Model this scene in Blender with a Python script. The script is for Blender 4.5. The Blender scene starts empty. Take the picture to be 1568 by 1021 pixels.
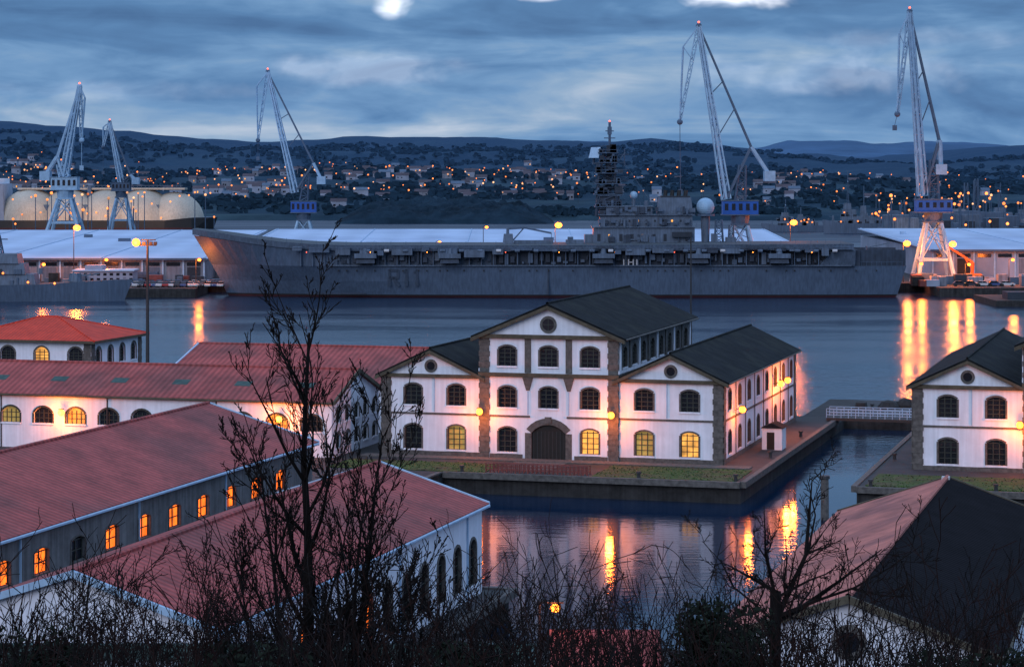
import bpy, math, random
from mathutils import Vector, Matrix, noise
R = random.Random(7)
CZ, FP, VH, UC = 36.0, 3702.0, 255.0, 784.0   # eye height, focal, horizon row, centre column of the survey photograph
def SX(u, Y): return (u-UC)*Y/FP
def SZ(v, Y): return CZ-(v-VH)*Y/FP
def S(u, v, Y): return Vector((SX(u,Y), Y, SZ(v,Y)))
sc = bpy.context.scene
# ------------------------------------------------------------------ materials
def nd(nt, t, **k):
    n = nt.nodes.new(t)
    for a, b in k.items(): setattr(n, a, b)
    return n
def mat(name, c, rough=.75, var=.25, scale=.6, bump=0., metal=0., stripes=None, streak=0., spec=.4, patch=None):
    m = bpy.data.materials.new(name); m.use_nodes = True; nt = m.node_tree; L = nt.links
    b = nt.nodes['Principled BSDF']; b.inputs['Roughness'].default_value = rough
    b.inputs['Metallic'].default_value = metal; b.inputs['Specular IOR Level'].default_value = spec
    tc = nd(nt, 'ShaderNodeTexCoord')
    n1 = nd(nt, 'ShaderNodeTexNoise'); n1.inputs['Scale'].default_value = scale; n1.inputs['Detail'].default_value = 6; n1.inputs['Roughness'].default_value = .65
    L.new(tc.outputs['Object'], n1.inputs['Vector'])
    mr = nd(nt, 'ShaderNodeMapRange'); mr.inputs['From Min'].default_value = .3; mr.inputs['From Max'].default_value = .7
    mr.inputs['To Min'].default_value = 1-var; mr.inputs['To Max'].default_value = 1+var
    L.new(n1.outputs['Fac'], mr.inputs['Value'])
    val = mr.outputs['Result']
    if streak:
        mp = nd(nt, 'ShaderNodeMapping'); mp.inputs['Scale'].default_value = (2.2, 2.2, .12)
        n2 = nd(nt, 'ShaderNodeTexNoise'); n2.inputs['Scale'].default_value = 1.0; n2.inputs['Detail'].default_value = 4
        L.new(tc.outputs['Object'], mp.inputs['Vector']); L.new(mp.outputs['Vector'], n2.inputs['Vector'])
        m2 = nd(nt, 'ShaderNodeMapRange'); m2.inputs['From Min'].default_value = .35; m2.inputs['From Max'].default_value = .65
        m2.inputs['To Min'].default_value = 1-streak; m2.inputs['To Max'].default_value = 1.05
        L.new(n2.outputs['Fac'], m2.inputs['Value'])
        mu = nd(nt, 'ShaderNodeMath', operation='MULTIPLY'); L.new(val, mu.inputs[0]); L.new(m2.outputs['Result'], mu.inputs[1]); val = mu.outputs[0]
    hgt = n1.outputs['Fac']
    if stripes:
        ax, per, amt = stripes
        w = nd(nt, 'ShaderNodeTexWave'); w.bands_direction = ax; w.inputs['Scale'].default_value = .314/per
        w.inputs['Distortion'].default_value = .3
        L.new(tc.outputs['Object'], w.inputs['Vector'])
        m3 = nd(nt, 'ShaderNodeMapRange'); m3.inputs['To Min'].default_value = 1-amt; m3.inputs['To Max'].default_value = 1+amt*.4
        L.new(w.outputs['Fac'], m3.inputs['Value'])
        mu = nd(nt, 'ShaderNodeMath', operation='MULTIPLY'); L.new(val, mu.inputs[0]); L.new(m3.outputs['Result'], mu.inputs[1]); val = mu.outputs[0]
        hgt = w.outputs['Fac']
    vm = nd(nt, 'ShaderNodeVectorMath', operation='SCALE')
    if patch:
        n4 = nd(nt, 'ShaderNodeTexNoise'); n4.inputs['Scale'].default_value = patch[1]; n4.inputs['Detail'].default_value = 5
        L.new(tc.outputs['Object'], n4.inputs['Vector'])
        m4 = nd(nt, 'ShaderNodeMapRange'); m4.inputs['From Min'].default_value = .48; m4.inputs['From Max'].default_value = .64
        L.new(n4.outputs['Fac'], m4.inputs['Value'])
        mx = nd(nt, 'ShaderNodeMix', data_type='RGBA'); mx.inputs[6].default_value = (*c, 1); mx.inputs[7].default_value = (*patch[0], 1)
        L.new(m4.outputs['Result'], mx.inputs[0]); L.new(mx.outputs[2], vm.inputs[0])
    else: vm.inputs[0].default_value = c
    L.new(val, vm.inputs['Scale']); L.new(vm.outputs[0], b.inputs['Base Color'])
    if bump:
        bp = nd(nt, 'ShaderNodeBump'); bp.inputs['Strength'].default_value = bump; bp.inputs['Distance'].default_value = .08
        L.new(hgt, bp.inputs['Height']); L.new(bp.outputs['Normal'], b.inputs['Normal'])
    return m
def emat(name, c, s, var=.3, scale=1.5, sample=False):
    m = mat(name, tuple(x*.5 for x in c), .5); nt = m.node_tree; b = nt.nodes['Principled BSDF']
    b.inputs['Emission Color'].default_value = (*c, 1)
    tc = nd(nt, 'ShaderNodeTexCoord'); n = nd(nt, 'ShaderNodeTexNoise'); n.inputs['Scale'].default_value = scale
    nt.links.new(tc.outputs['Object'], n.inputs['Vector'])
    mr = nd(nt, 'ShaderNodeMapRange'); mr.inputs['From Min'].default_value = .3; mr.inputs['From Max'].default_value = .7
    mr.inputs['To Min'].default_value = s*(1-var); mr.inputs['To Max'].default_value = s*(1+var)
    nt.links.new(n.outputs['Fac'], mr.inputs['Value']); nt.links.new(mr.outputs['Result'], b.inputs['Emission Strength'])
    if not sample:
        try: m.cycles.emission_sampling='NONE'
        except Exception: pass
    return m
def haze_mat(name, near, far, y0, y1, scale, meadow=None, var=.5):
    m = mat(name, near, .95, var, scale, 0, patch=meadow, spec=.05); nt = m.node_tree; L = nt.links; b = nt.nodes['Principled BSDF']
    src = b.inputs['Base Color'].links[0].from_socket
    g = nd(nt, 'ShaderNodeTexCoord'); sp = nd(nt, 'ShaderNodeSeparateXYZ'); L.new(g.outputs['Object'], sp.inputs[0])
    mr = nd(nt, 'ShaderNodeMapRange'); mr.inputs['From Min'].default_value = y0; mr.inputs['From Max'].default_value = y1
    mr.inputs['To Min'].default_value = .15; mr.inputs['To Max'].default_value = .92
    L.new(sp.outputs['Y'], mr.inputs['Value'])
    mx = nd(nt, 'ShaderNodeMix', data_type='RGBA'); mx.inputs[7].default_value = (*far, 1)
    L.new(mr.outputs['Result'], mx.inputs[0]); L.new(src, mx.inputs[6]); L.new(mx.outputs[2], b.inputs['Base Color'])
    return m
M = {}
M['white'] = mat('white_plaster', (.72,.75,.83), .85, .09, .5, .05, streak=.09)
M['stone'] = mat('granite', (.095,.09,.085), .85, .45, 2.2, .3)
M['cornice'] = mat('weathered_cornice', (.075,.065,.045), .85, .4, 1.5, .2)
M['slate'] = mat('slate_roof', (.0105,.0125,.015), .85, .5, .5, .3, stripes=('Y',.5,.25), spec=.12, patch=((.017,.019,.018),.25))
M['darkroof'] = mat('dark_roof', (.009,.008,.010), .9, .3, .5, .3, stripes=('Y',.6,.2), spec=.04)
M['redY'] = mat('red_tile_roof', (.345,.066,.060), .8, .33, .35, .5, stripes=('Y',.75,.3), streak=.18, patch=((.22,.055,.052),.09))
M['redX'] = mat('red_tile_roof_x', (.335,.066,.060), .8, .33, .35, .5, stripes=('X',.75,.3), patch=((.21,.055,.052),.12))
M['redB'] = mat('bright_red_tile', (.52,.042,.018), .8, .25, .5, .4, stripes=('X',.6,.2))
M['pinkY'] = mat('pink_tile_roof', (.46,.15,.115), .85, .35, .5, .5, stripes=('Y',.6,.3), patch=((.29,.10,.085),.2))
M['verge'] = mat('zinc_verge', (.32,.47,.63), .5, .15, 1.)
M['greywall'] = mat('grey_render', (.14,.14,.145), .9, .3, .7, .2, streak=.35)
M['glass'] = mat('dark_window_glass', (.010,.012,.018), .15, .3, 1., 0, spec=.5)
M['wood'] = mat('dark_wood', (.014,.011,.010), .7, .3, 2.)
M['wframe'] = mat('window_bars', (.03,.036,.030), .6, .2, 2.)
M['lit'] = emat('lit_window', (1,.44,.08), .85, .6, .8)
M['litO'] = emat('lit_window_orange', (1,.16,.015), 1.9, .5, .7)
M['litG'] = emat('lit_window_dim', (.75,.5,.12), .22, .6, .8)
M['lampO'] = emat('sodium_lamp', (1,.21,.02), 8, .05)
M['lampW'] = emat('warm_lamp', (1,.24,.03), 9, .05)
M['lampR'] = emat('red_lamp', (1,.1,.05), 5, .05)
M['iron'] = mat('dark_iron', (.025,.027,.03), .6, .2, 2.)
M['quay'] = mat('quay_masonry', (.030,.030,.031), .9, .55, .7, .5, streak=.45)
M['paving'] = mat('paving', (.034,.034,.038), .8, .4, .4, .2, patch=((.020,.022,.022),.1))
M['grass'] = mat('grass', (.036,.072,.014), .95, .6, 1.2, .6, patch=((.058,.052,.024),.25))
M['soil'] = mat('hillside_soil', (.008,.009,.007), .95, .5, 1.0, .6)
M['hull'] = mat('ship_grey', (.072,.112,.175), .6, .14, .12, .03, streak=.25)
M['hull2'] = mat('ship_grey_upper', (.090,.13,.19), .6, .25, .3, .05, streak=.3)
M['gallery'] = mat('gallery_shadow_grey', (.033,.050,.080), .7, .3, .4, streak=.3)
M['deck'] = mat('flight_deck', (.05,.065,.08), .85, .25, .2)
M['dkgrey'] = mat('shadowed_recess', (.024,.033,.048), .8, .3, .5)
M['boot'] = mat('boot_topping', (.05,.013,.018), .7, .3, .4)
M['black'] = mat('black_paint', (.015,.016,.018), .6, .2, .5)
M['mark'] = mat('hull_number_paint', (.034,.054,.086), .7, .2, .5)
M['markW'] = mat('white_marking', (.5,.5,.52), .6, .1, .5)
M['cranel'] = mat('crane_grey_paint', (.25,.40,.55), .5, .2, .5)
M['craned'] = mat('crane_dark_steel', (.06,.10,.16), .6, .25, .5)
M['blue'] = mat('blue_cabin_paint', (.010,.085,.36), .5, .2, .5)
M['tank'] = mat('lng_tank_paint', (.44,.40,.33), .6, .2, .06, streak=.2)
M['whroof'] = mat('white_hall_roof', (.40,.50,.66), .8, .10, .05, 0, stripes=('X',14,.08), patch=((.35,.44,.60),.03), spec=.2)
M['whwall'] = mat('hall_wall', (.20,.22,.27), .8, .3, .15, streak=.3)
M['bark'] = mat('bark', (.011,.009,.009), .95, .3, 4., spec=.1)
M['twig'] = mat('reddish_twig', (.018,.009,.008), .95, .4, 2., spec=.1)
M['leaf'] = mat('evergreen_leaf', (.009,.013,.008), .8, .6, 1.5, spec=.1)
M['hwall'] = mat('house_wall', (.24,.28,.36), .85, .4, .05)
M['hroof'] = mat('house_roof', (.06,.05,.065), .85, .4, .05)
M['orange'] = mat('orange_paint', (.55,.14,.03), .6, .2, .6)
M['redrail'] = mat('red_rail_paint', (.17,.04,.035), .6, .3, 1.)
M['greenp'] = mat('green_parapet', (.04,.075,.07), .8, .4, 1.)
M['tyre'] = mat('tyre', (.02,.02,.02), .9, .2, 2.)
M['townO']=emat('town_light_orange',(1,.24,.05),2.2,.7,.02); M['townW']=emat('town_light_warm',(1,.45,.20),1.5,.7,.02)
for k, c in dict(carA=(.5,.5,.52), carB=(.03,.03,.04), carC=(.3,.03,.03), carD=(.05,.08,.2)).items(): M[k] = mat('car_paint_'+k, c, .35, .08, 1.)
# ------------------------------------------------------------------ mesh builder
class MB:
    def __init__(s): s.v=[]; s.f=[]; s.m=[]; s.ms=[]
    def mi(s, k):
        if k not in s.ms: s.ms.append(k)
        return s.ms.index(k)
    def poly(s, pts, k):
        n=len(s.v); s.v.extend([tuple(p) for p in pts]); s.f.append(tuple(range(n,n+len(pts)))); s.m.append(s.mi(k))
    def hexa(s, p, k):
        n=len(s.v); s.v.extend([tuple(q) for q in p]); i=s.mi(k)
        for f in ((3,2,1,0),(4,5,6,7),(0,1,5,4),(1,2,6,5),(2,3,7,6),(3,0,4,7)):
            s.f.append(tuple(n+a for a in f)); s.m.append(i)
    def box(s,x0,x1,y0,y1,z0,z1,k,tx=0,ty=0):
        s.hexa([(x0,y0,z0),(x1,y0,z0),(x1,y1,z0),(x0,y1,z0),(x0+tx,y0+ty,z1),(x1-tx,y0+ty,z1),(x1-tx,y1-ty,z1),(x0+tx,y1-ty,z1)],k)
    def prism(s, pts, vec, k):
        n=len(s.v); c=len(pts); vec=Vector(vec); i=s.mi(k)
        s.v.extend([tuple(p) for p in pts]); s.v.extend([tuple(Vector(p)+vec) for p in pts])
        s.f.append(tuple(range(n,n+c))); s.m.append(i); s.f.append(tuple(range(n+2*c-1,n+c-1,-1))); s.m.append(i)
        for a in range(c):
            b=(a+1)%c; s.f.append((n+a,n+b,n+c+b,n+c+a)); s.m.append(i)
    def tube(s,p,q,r0,r1,k,n=4,caps=False):
        p=Vector(p); q=Vector(q); d=q-p
        if d.length<1e-6: return
        d.normalize(); a=d.orthogonal().normalized() if abs(d.z)>.99 else d.cross(Vector((0,0,1))).normalized(); b=d.cross(a)
        o=len(s.v); i=s.mi(k)
        for c,r in ((p,r0),(q,r1)):
            for j in range(n):
                t=2*math.pi*(j+.5)/n; s.v.append(tuple(c+a*(r*math.cos(t))+b*(r*math.sin(t))))
        for j in range(n):
            l=(j+1)%n; s.f.append((o+j,o+l,o+n+l,o+n+j)); s.m.append(i)
        if caps:
            s.f.append(tuple(range(o+n-1,o-1,-1))); s.m.append(i); s.f.append(tuple(range(o+n,o+2*n))); s.m.append(i)
    def beam(s,p,q,w,k): s.tube(p,q,w*.707,w*.707,k,4,True)
    def lattice(s,p,q,w0,w1,n,c,k,depth=None):
        p=Vector(p); q=Vector(q); d=(q-p).normalized(); a=Vector((0,1,0)); b=d.cross(a).normalized()
        ps=[]
        for i in range(n+1):
            t=i/n; o=p.lerp(q,t); w=(w0+(w1-w0)*t)/2; e=w if depth is None else depth/2
            ps.append([o+a*e+b*w,o+a*e-b*w,o-a*e-b*w,o-a*e+b*w])
        for i in range(n):
            for j in range(4):
                s.tube(ps[i][j],ps[i+1][j],c,c,k,4)
                s.tube(ps[i][j],ps[i+1][(j+1)%4] if i%2 else ps[i+1][(j-1)%4],c*.6,c*.6,k,3)
                s.tube(ps[i][j],ps[i][(j+1)%4],c*.6,c*.6,k,3)
    def ball(s,c,r,k,n=10,m=6,sz=1.,half=False):
        o=len(s.v); i=s.mi(k); c=Vector(c)
        for a in range(m+1):
            ph=math.pi*a/m*(.5 if half else 1)
            for b in range(n):
                t=2*math.pi*b/n; s.v.append((c.x+r*math.sin(ph)*math.cos(t),c.y+r*math.sin(ph)*math.sin(t),c.z+r*sz*math.cos(ph)))
        for a in range(m):
            for b in range(n):
                l=(b+1)%n; s.f.append((o+a*n+b,o+(a+1)*n+b,o+(a+1)*n+l,o+a*n+l)); s.m.append(i)
    def grid(s, rows, k, close=False):
        o=len(s.v); n=len(rows[0]); i=s.mi(k)
        for r in rows: s.v.extend([tuple(p) for p in r])
        for a in range(len(rows)-1):
            for b in range(n-1): s.f.append((o+a*n+b,o+a*n+b+1,o+(a+1)*n+b+1,o+(a+1)*n+b)); s.m.append(i)
    def obj(s,name,parent=None,loc=(0,0,0),rot=0,smooth=False):
        me=bpy.data.meshes.new(name); me.from_pydata(s.v,[],s.f)
        for k in s.ms: me.materials.append(M[k])
        me.polygons.foreach_set('material_index',s.m)
        if smooth: me.polygons.foreach_set('use_smooth',[True]*len(s.f))
        me.update(); o=bpy.data.objects.new(name,me); sc.collection.objects.link(o)
        o.location=loc; o.rotation_euler=(0,0,rot)
        if parent: o.parent=parent
        return o
def empty(name,loc=(0,0,0),rot=0,parent=None):
    e=bpy.data.objects.new(name,None); sc.collection.objects.link(e); e.location=loc; e.rotation_euler=(0,0,rot); e.empty_display_size=1
    if parent: e.parent=parent
    return e
def point(name,loc,P,parent=None,c=(1,.20,.022),r=.25):
    l=bpy.data.lights.new(name,'POINT'); l.energy=P; l.color=c; l.shadow_soft_size=r
    o=bpy.data.objects.new(name,l); sc.collection.objects.link(o); o.location=loc
    if parent: o.parent=parent
    return o
TH=math.radians(16); G0=Vector((4.3,279.5,0)); GZ=2.2
E1=Vector((math.cos(TH),-math.sin(TH),0)); E2=Vector((math.sin(TH),math.cos(TH),0))
def g(a,b,z=0): return G0+E1*a+E2*b+Vector((0,0,z))
# ------------------------------------------------------------------ walls with real openings
class Fr:
    def __init__(s,O,U,N): s.O=Vector(O); s.U=Vector(U); s.N=Vector(N)
    def p(s,u,z,d=0): return s.O+s.U*u+Vector((0,0,z))+s.N*d
def fbox(mb,F,u0,u1,z0,z1,d0,d1,k):
    mb.hexa([F.p(u0,z0,d0),F.p(u1,z0,d0),F.p(u1,z0,d1),F.p(u0,z0,d1),F.p(u0,z1,d0),F.p(u1,z1,d0),F.p(u1,z1,d1),F.p(u0,z1,d1)],k)
def arc(uc,zt,w,rise,n=8,extra=0):
    hw=w/2; rise=min(rise,hw); Rr=(hw*hw+rise*rise)/(2*rise); cz=zt-Rr; a=math.asin(min(1,hw/Rr))
    return [(uc+(Rr+extra)*math.sin(-a+2*a*i/n), cz+(Rr+extra)*math.cos(-a+2*a*i/n)) for i in range(n+1)]
def wall(P,F,w,z0,z1,ops,k='white',depth=.3):
    us=sorted({0,w,*[o['u']-o['w']/2 for o in ops],*[o['u']+o['w']/2 for o in ops]})
    zs=sorted({z0,z1,*[o['z'] for o in ops],*[o['z']+o['h'] for o in ops]})
    W=P['walls']
    for i in range(len(us)-1):
        for j in range(len(zs)-1):
            um=(us[i]+us[i+1])/2; zm=(zs[j]+zs[j+1])/2
            if any(abs(um-o['u'])<o['w']/2 and o['z']<zm<o['z']+o['h'] for o in ops): continue
            W.poly([F.p(us[i],zs[j]),F.p(us[i+1],zs[j]),F.p(us[i+1],zs[j+1]),F.p(us[i],zs[j+1])],k)
    for o in ops: window(P,F,o,k,depth)
def window(P,F,o,k,depth):
    W=P['walls']; Wi=P['windows']; T=P['trim']
    u,z,w,h=o['u'],o['z'],o['w'],o['h']; rise=o.get('rise',w*.28); kind=o.get('kind','glass'); l,r,t=u-w/2,u+w/2,z+h
    A=arc(u,t,w,rise) if rise else [(l,t),(r,t)]
    zsprung=A[0][1]; n=len(A)-1
    if rise:
        hn=n//2
        W.poly([F.p(l,zsprung)]+[F.p(l,t)]+[F.p(*A[i]) for i in range(hn,0,-1)],k)
        W.poly([F.p(r,zsprung)]+[F.p(*A[i]) for i in range(n-1,hn-1,-1)]+[F.p(r,t)],k)
    jk=o.get('jamb',k)
    W.poly([F.p(l,z),F.p(l,z,-depth),F.p(l,zsprung,-depth),F.p(l,zsprung)],jk); W.poly([F.p(r,z),F.p(r,z,-depth),F.p(r,zsprung,-depth),F.p(r,zsprung)],jk)
    W.poly([F.p(l,z),F.p(r,z),F.p(r,z,-depth),F.p(l,z,-depth)],jk)
    for i in range(n): W.poly([F.p(*A[i]),F.p(*A[i+1]),F.p(*A[i+1],-depth),F.p(*A[i],-depth)],jk)
    gk={'glass':'glass','lit':'lit','litO':'litO','litG':'litG','door':'wood'}[kind]
    Wi.poly([F.p(l,z,-depth+.02),F.p(r,z,-depth+.02)]+[F.p(*A[i],-depth+.02) for i in range(n,-1,-1)],gk)
    if kind=='door':
        for i in range(9): fbox(Wi,F,l+w*(i+.5)/9-.04,l+w*(i+.5)/9+.04,z,zsprung+.2,-depth+.03,-depth+.08,'iron')
    else:
        nb=o.get('bars',2); nz=o.get('zbars',4); bw=o.get('bw',.05)
        for i in range(nb+2):
            x=l+w*i/(nb+1); e=bw*1.6 if i in(0,nb+1) else bw
            fbox(Wi,F,max(l,x-e),min(r,x+e),z,zsprung+(rise*.5 if 0<i<nb+1 else 0),-depth+.03,-depth+.10,'wframe')
        for i in range(nz+1):
            y=z+(zsprung-z)*i/nz; fbox(Wi,F,l,r,y-bw*.8,y+bw*.8,-depth+.10,-depth+.13,'wframe')
    sr=o.get('sr',0)
    if sr:
        B=arc(u,t,w,rise,8,sr) if rise else None; sk=o.get('sk','stone')
        fbox(T,F,l-sr,l-.003,z,zsprung,0,.06,sk); fbox(T,F,r+.003,r+sr,z,zsprung,0,.06,sk)
        for i in range(n): T.hexa([F.p(*A[i],0),F.p(*A[i+1],0),F.p(*A[i+1],.065),F.p(*A[i],.065),F.p(*B[i],0),F.p(*B[i+1],0),F.p(*B[i+1],.065),F.p(*B[i],.065)],sk)
    if o.get('sill',True) and kind!='door': fbox(T,F,l-.2,r+.2,z-.2,z-.003,0,.14,o.get('sillk','white'))
def gable(mb,axis,c0,c1,l0,l1,ze,zr,ov,th,k,inner=None):
    m=(c0+c1)/2; sl=(zr-ze)/(m-c0); o0=ov if inner!='lo' else 0; o1=ov if inner!='hi' else 0
    A=[(c0-o0,ze-sl*o0),(m,zr),(m,zr+th),(c0-o0,ze-sl*o0+th)]; B=[(m,zr),(c1+o1,ze-sl*o1),(c1+o1,ze-sl*o1+th),(m,zr+th)]
    for pr in (A,B):
        kk=k if isinstance(k,str) else k[0 if pr is A else 1]
        if axis=='Y': mb.prism([(x,l0,z) for x,z in pr],(0,l1-l0,0),kk)
        else: mb.prism([(l0,x,z) for x,z in pr],(l1-l0,0,0),kk)
def rake(mb,F,u0,u1,ze,zr,ov,h,d0,d1,k):
    m=(u0+u1)/2; sl=(zr-ze)/(m-u0)
    for a,b in (((u0-ov,ze-sl*ov),(m,zr)),((m,zr),(u1+ov,ze-sl*ov))):
        mb.hexa([F.p(a[0],a[1]-h,d0),F.p(b[0],b[1]-h,d0),F.p(b[0],b[1]-h,d1),F.p(a[0],a[1]-h,d1),F.p(*a,d0),F.p(*b,d0),F.p(*b,d1),F.p(*a,d1)],k)
def disc(mb,F,u,z,r0,r1,d,k,n=20):
    for i in range(n):
        a,b=2*math.pi*i/n,2*math.pi*(i+1)/n
        if r0: mb.hexa([F.p(u+r0*math.cos(a),z+r0*math.sin(a),0),F.p(u+r0*math.cos(b),z+r0*math.sin(b),0),F.p(u+r0*math.cos(b),z+r0*math.sin(b),d),F.p(u+r0*math.cos(a),z+r0*math.sin(a),d),
               F.p(u+r1*math.cos(a),z+r1*math.sin(a),0),F.p(u+r1*math.cos(b),z+r1*math.sin(b),0),F.p(u+r1*math.cos(b),z+r1*math.sin(b),d),F.p(u+r1*math.cos(a),z+r1*math.sin(a),d)],k)
        else: mb.poly([F.p(u,z,d),F.p(u+r1*math.cos(a),z+r1*math.sin(a),d),F.p(u+r1*math.cos(b),z+r1*math.sin(b),d)],k)
def quoin(T,F,uc,w,z0,z1,k='stone'):
    z=z0; i=0
    while z<z1-.05:
        e=.09 if i%2 else 0; z2=min(z+.62,z1); fbox(T,F,uc-w/2-e,uc+w/2+e,z+.015,z2-.015,0,.14 if i%2 else .12,k); z=z2; i+=1
    fbox(T,F,uc-w/2,uc+w/2,z0,z1,0,.09,k)
def wall_lamp(parent,p,n,P=260,k='lampO',pl=True,idx=0):
    mb=MB(); p=Vector(p); n=Vector(n)
    mb.beam(p,p+n*.9+Vector((0,0,.35)),.08,'iron'); mb.box(p.x+n.x*.9-.25,p.x+n.x*.9+.25,p.y+n.y*.9-.25,p.y+n.y*.9+.25,p.z+.48,p.z+.56,'iron')
    mb.ball(p+n*.9+Vector((0,0,.1)),.40,k,10,6); mb.obj('wall_lamp_%d'%idx,parent)
    if pl: point('wall_lamp_light_%d'%idx,p+n*1.6+Vector((0,0,.0)),P,parent,r=.42)
def finish(P,e):
    for k,mb in P.items():
        if mb.v: mb.obj(k,e)
def parts(): return {k:MB() for k in('walls','roof','windows','trim')}
# ------------------------------------------------------------------ arsenal hall (three gables)
def arsenal_hall(loc,lits,lamps=True):
    e=empty('arsenal_hall',loc,-TH); P=parts(); W,Rf,Wi,T=P['walls'],P['roof'],P['windows'],P['trim']
    def op(u,z,h,name,w=2.05):
        return dict(u=u,z=z,w=w,h=h,kind=lits.get(name,'glass'),sr=.2,rise=.36,bars=2,jamb='stone')
    y0=-.35; F=Fr((-8.3,y0,0),(1,0,0),(0,-1,0))
    ops=[op(3.35,.75,2.8,'c0'),op(13.25,.75,2.8,'c1'),dict(u=8.3,z=0,w=4.1,h=4.0,rise=1.0,kind='door',sr=.75,jamb='stone')]
    ops+=[op(x,5.9,2.4,'c2%d'%i) for i,x in enumerate((3.35,8.3,13.25))]+[op(x,10.7,2.3,'c3%d'%i) for i,x in enumerate((3.35,8.3,13.25))]
    wall(P,F,16.6,0,14.2,ops)
    W.poly([F.p(0,14.2),F.p(16.6,14.2),F.p(8.3,17.5)],'white')
    for u in (.6,16): quoin(T,F,u,1.15,0,13.9)
    for u in (5.85,10.75):
        fbox(T,F,u-.38,u+.38,9.95,13.9,0,.1,'stone'); T.hexa([F.p(u-.2,7.9,0),F.p(u+.2,7.9,0),F.p(u+.2,7.9,.1),F.p(u-.2,7.9,.1),F.p(u-.6,9.4,0),F.p(u+.6,9.4,0),F.p(u+.6,9.4,.3),F.p(u-.6,9.4,.3)],'stone')
        fbox(T,F,u-.05,u+.05,5.1,7.8,0,.1,'verge')
    fbox(T,F,-.1,17-.3,9.45,9.9,.0,.3,'cornice'); fbox(T,F,-.1,16.7,13.9,14.35,0,.45,'cornice'); fbox(T,F,1.3,6.2-.1,4.78,5.0,0,.12,'stone'); fbox(T,F,10.5,15.3,4.78,5.0,0,.12,'stone')
    fbox(T,F,1.25,5.2,0,.5,0,.1,'stone'); fbox(T,F,11.4,15.35,0,.5,0,.1,'stone')
    fbox(T,F,7.9,8.7,4.2,4.9,.07,.2,'stone')
    rake(T,F,0,16.6,14.3,17.75,.9,.42,0,.75,'cornice'); disc(T,F,8.3,15.55,.7,1.0,.12,'stone'); disc(T,F,8.3,15.55,0,.7,.05,'glass')
    fbox(T,F,8.26,8.34,14.85,16.25,.05,.1,'wframe'); fbox(T,F,7.6,9,15.51,15.59,.05,.095,'wframe')
    for sx,N in ((8.3,1),(-8.3,-1)):
        S_=Fr((sx,y0,0),(0,1,0),(N,0,0)); wall(P,S_,40.35,9.2,14.2,[dict(u=3.2+4.85*i,z=10.6,w=1.9,h=2.4,rise=.45,kind='glass',sr=.2,jamb='stone') for i in range(8)],'greywall' if N>0 else 'white')
        fbox(T,S_,-.3,40.6,13.9,14.3,0,.4,'cornice'); fbox(T,S_,0,40.35,10.0,10.35,0,.12,'white')
        for i in range(9): fbox(T,S_,.5+4.87*i,1.05+4.87*i,10.36,13.88,0,.13,'white' if i%2==0 else 'stone')
    B=Fr((8.3,40,0),(-1,0,0),(0,1,0)); wall(P,B,16.6,0,14.2,[]); W.poly([B.p(0,14.2),B.p(16.6,14.2),B.p(8.3,17.5)],'white')
    gable(Rf,'Y',-8.3,8.3,y0-.6,40.6,14.3,17.8,.9,.22,'slate')
    T.tube((0,y0-.6,18.05),(0,40.6,18.05),.16,.16,'slate',6)
    T.tube((9.25,-.8,13.95),(9.25,40.5,13.95),.12,.12,'stone',6)
    for s in (-1,1):
        x0=8.3 if s>0 else -20.4; F=Fr((x0,0,0),(1,0,0),(0,-1,0)); us=(2.95,8.25) if s>0 else (3.85,9.15); nm='r' if s>0 else 'l'
        ops=[op(u,.75,2.8,nm+'0%d'%i) for i,u in enumerate(us)]+[op(u,5.9,2.4,nm+'1%d'%i) for i,u in enumerate(us)]
        wall(P,F,12.1,0,9.4,ops); W.poly([F.p(0,9.4),F.p(12.1,9.4),F.p(6.05,12.1)],'white')
        uq=11.55 if s>0 else .55; quoin(T,F,uq,1.1,0,9.1)
        a,b=(0,11.0) if s>0 else (1.1,12.1)
        fbox(T,F,a,b,4.78,5.0,0,.12,'stone'); fbox(T,F,a,b,0,.5,0,.1,'stone')
        fbox(T,F,-.3 if s<0 else 0,12.1 if s<0 else 12.4,9.1,9.5,0,.4,'cornice')
        for u in (us[0]+2.65,): fbox(T,F,u-.05,u+.05,5.1,9.05,0,.1,'verge')
        rake(T,F,0,12.1,9.5,12.3,.7,.38,0,.7,'cornice'); disc(T,F,6.05,10.45,.5,.78,.12,'stone'); disc(T,F,6.05,10.45,0,.5,.05,'glass')
        sx=20.4*s; S_=Fr((sx,0,0),(0,1,0),(s,0,0))
        ops=[dict(u=4+6.1*i,z=z,w=1.7,h=h,rise=.4,kind='glass',sr=.2,jamb='stone') for i in range(8) for z,h in((.9,2.6),(5.9,2.3))]
        wall(P,S_,50,0,9.4,ops); quoin(T,S_,.55,1.1,0,9.1); quoin(T,S_,49.4,1.1,0,9.1); fbox(T,S_,1.1,48.8,4.78,5.0,0,.12,'stone'); fbox(T,S_,1.1,48.8,0,.5,0,.1,'stone')
        fbox(T,S_,-.3,50.3,9.1,9.5,0,.38,'cornice')
        for i in range(7): fbox(T,S_,7.0+6.1*i,7.1+6.1*i,.5,9.0,.1,.2,'iron')
        Bk=Fr((x0+12.1,50,0),(-1,0,0),(0,1,0)); wall(P,Bk,12.1,0,9.4,[]); W.poly([Bk.p(0,9.4),Bk.p(12.1,9.4),Bk.p(6.05,12.1)],'white')
        gable(Rf,'Y',x0,x0+12.1,-.5,50.6,9.5,12.35,.7,.2,'slate',inner='lo' if s>0 else 'hi')
        T.tube((x0+6.05,-.5,12.6),(x0+6.05,50.6,12.6),.14,.14,'slate',6)
        if s>0: T.tube((21.15,-.4,9.2),(21.15,50.5,9.2),.11,.11,'stone',6)
        In=Fr((8.3*s,40,0),(0,1,0),(-s,0,0)); wall(P,In,10,0,9.4,[])
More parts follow.
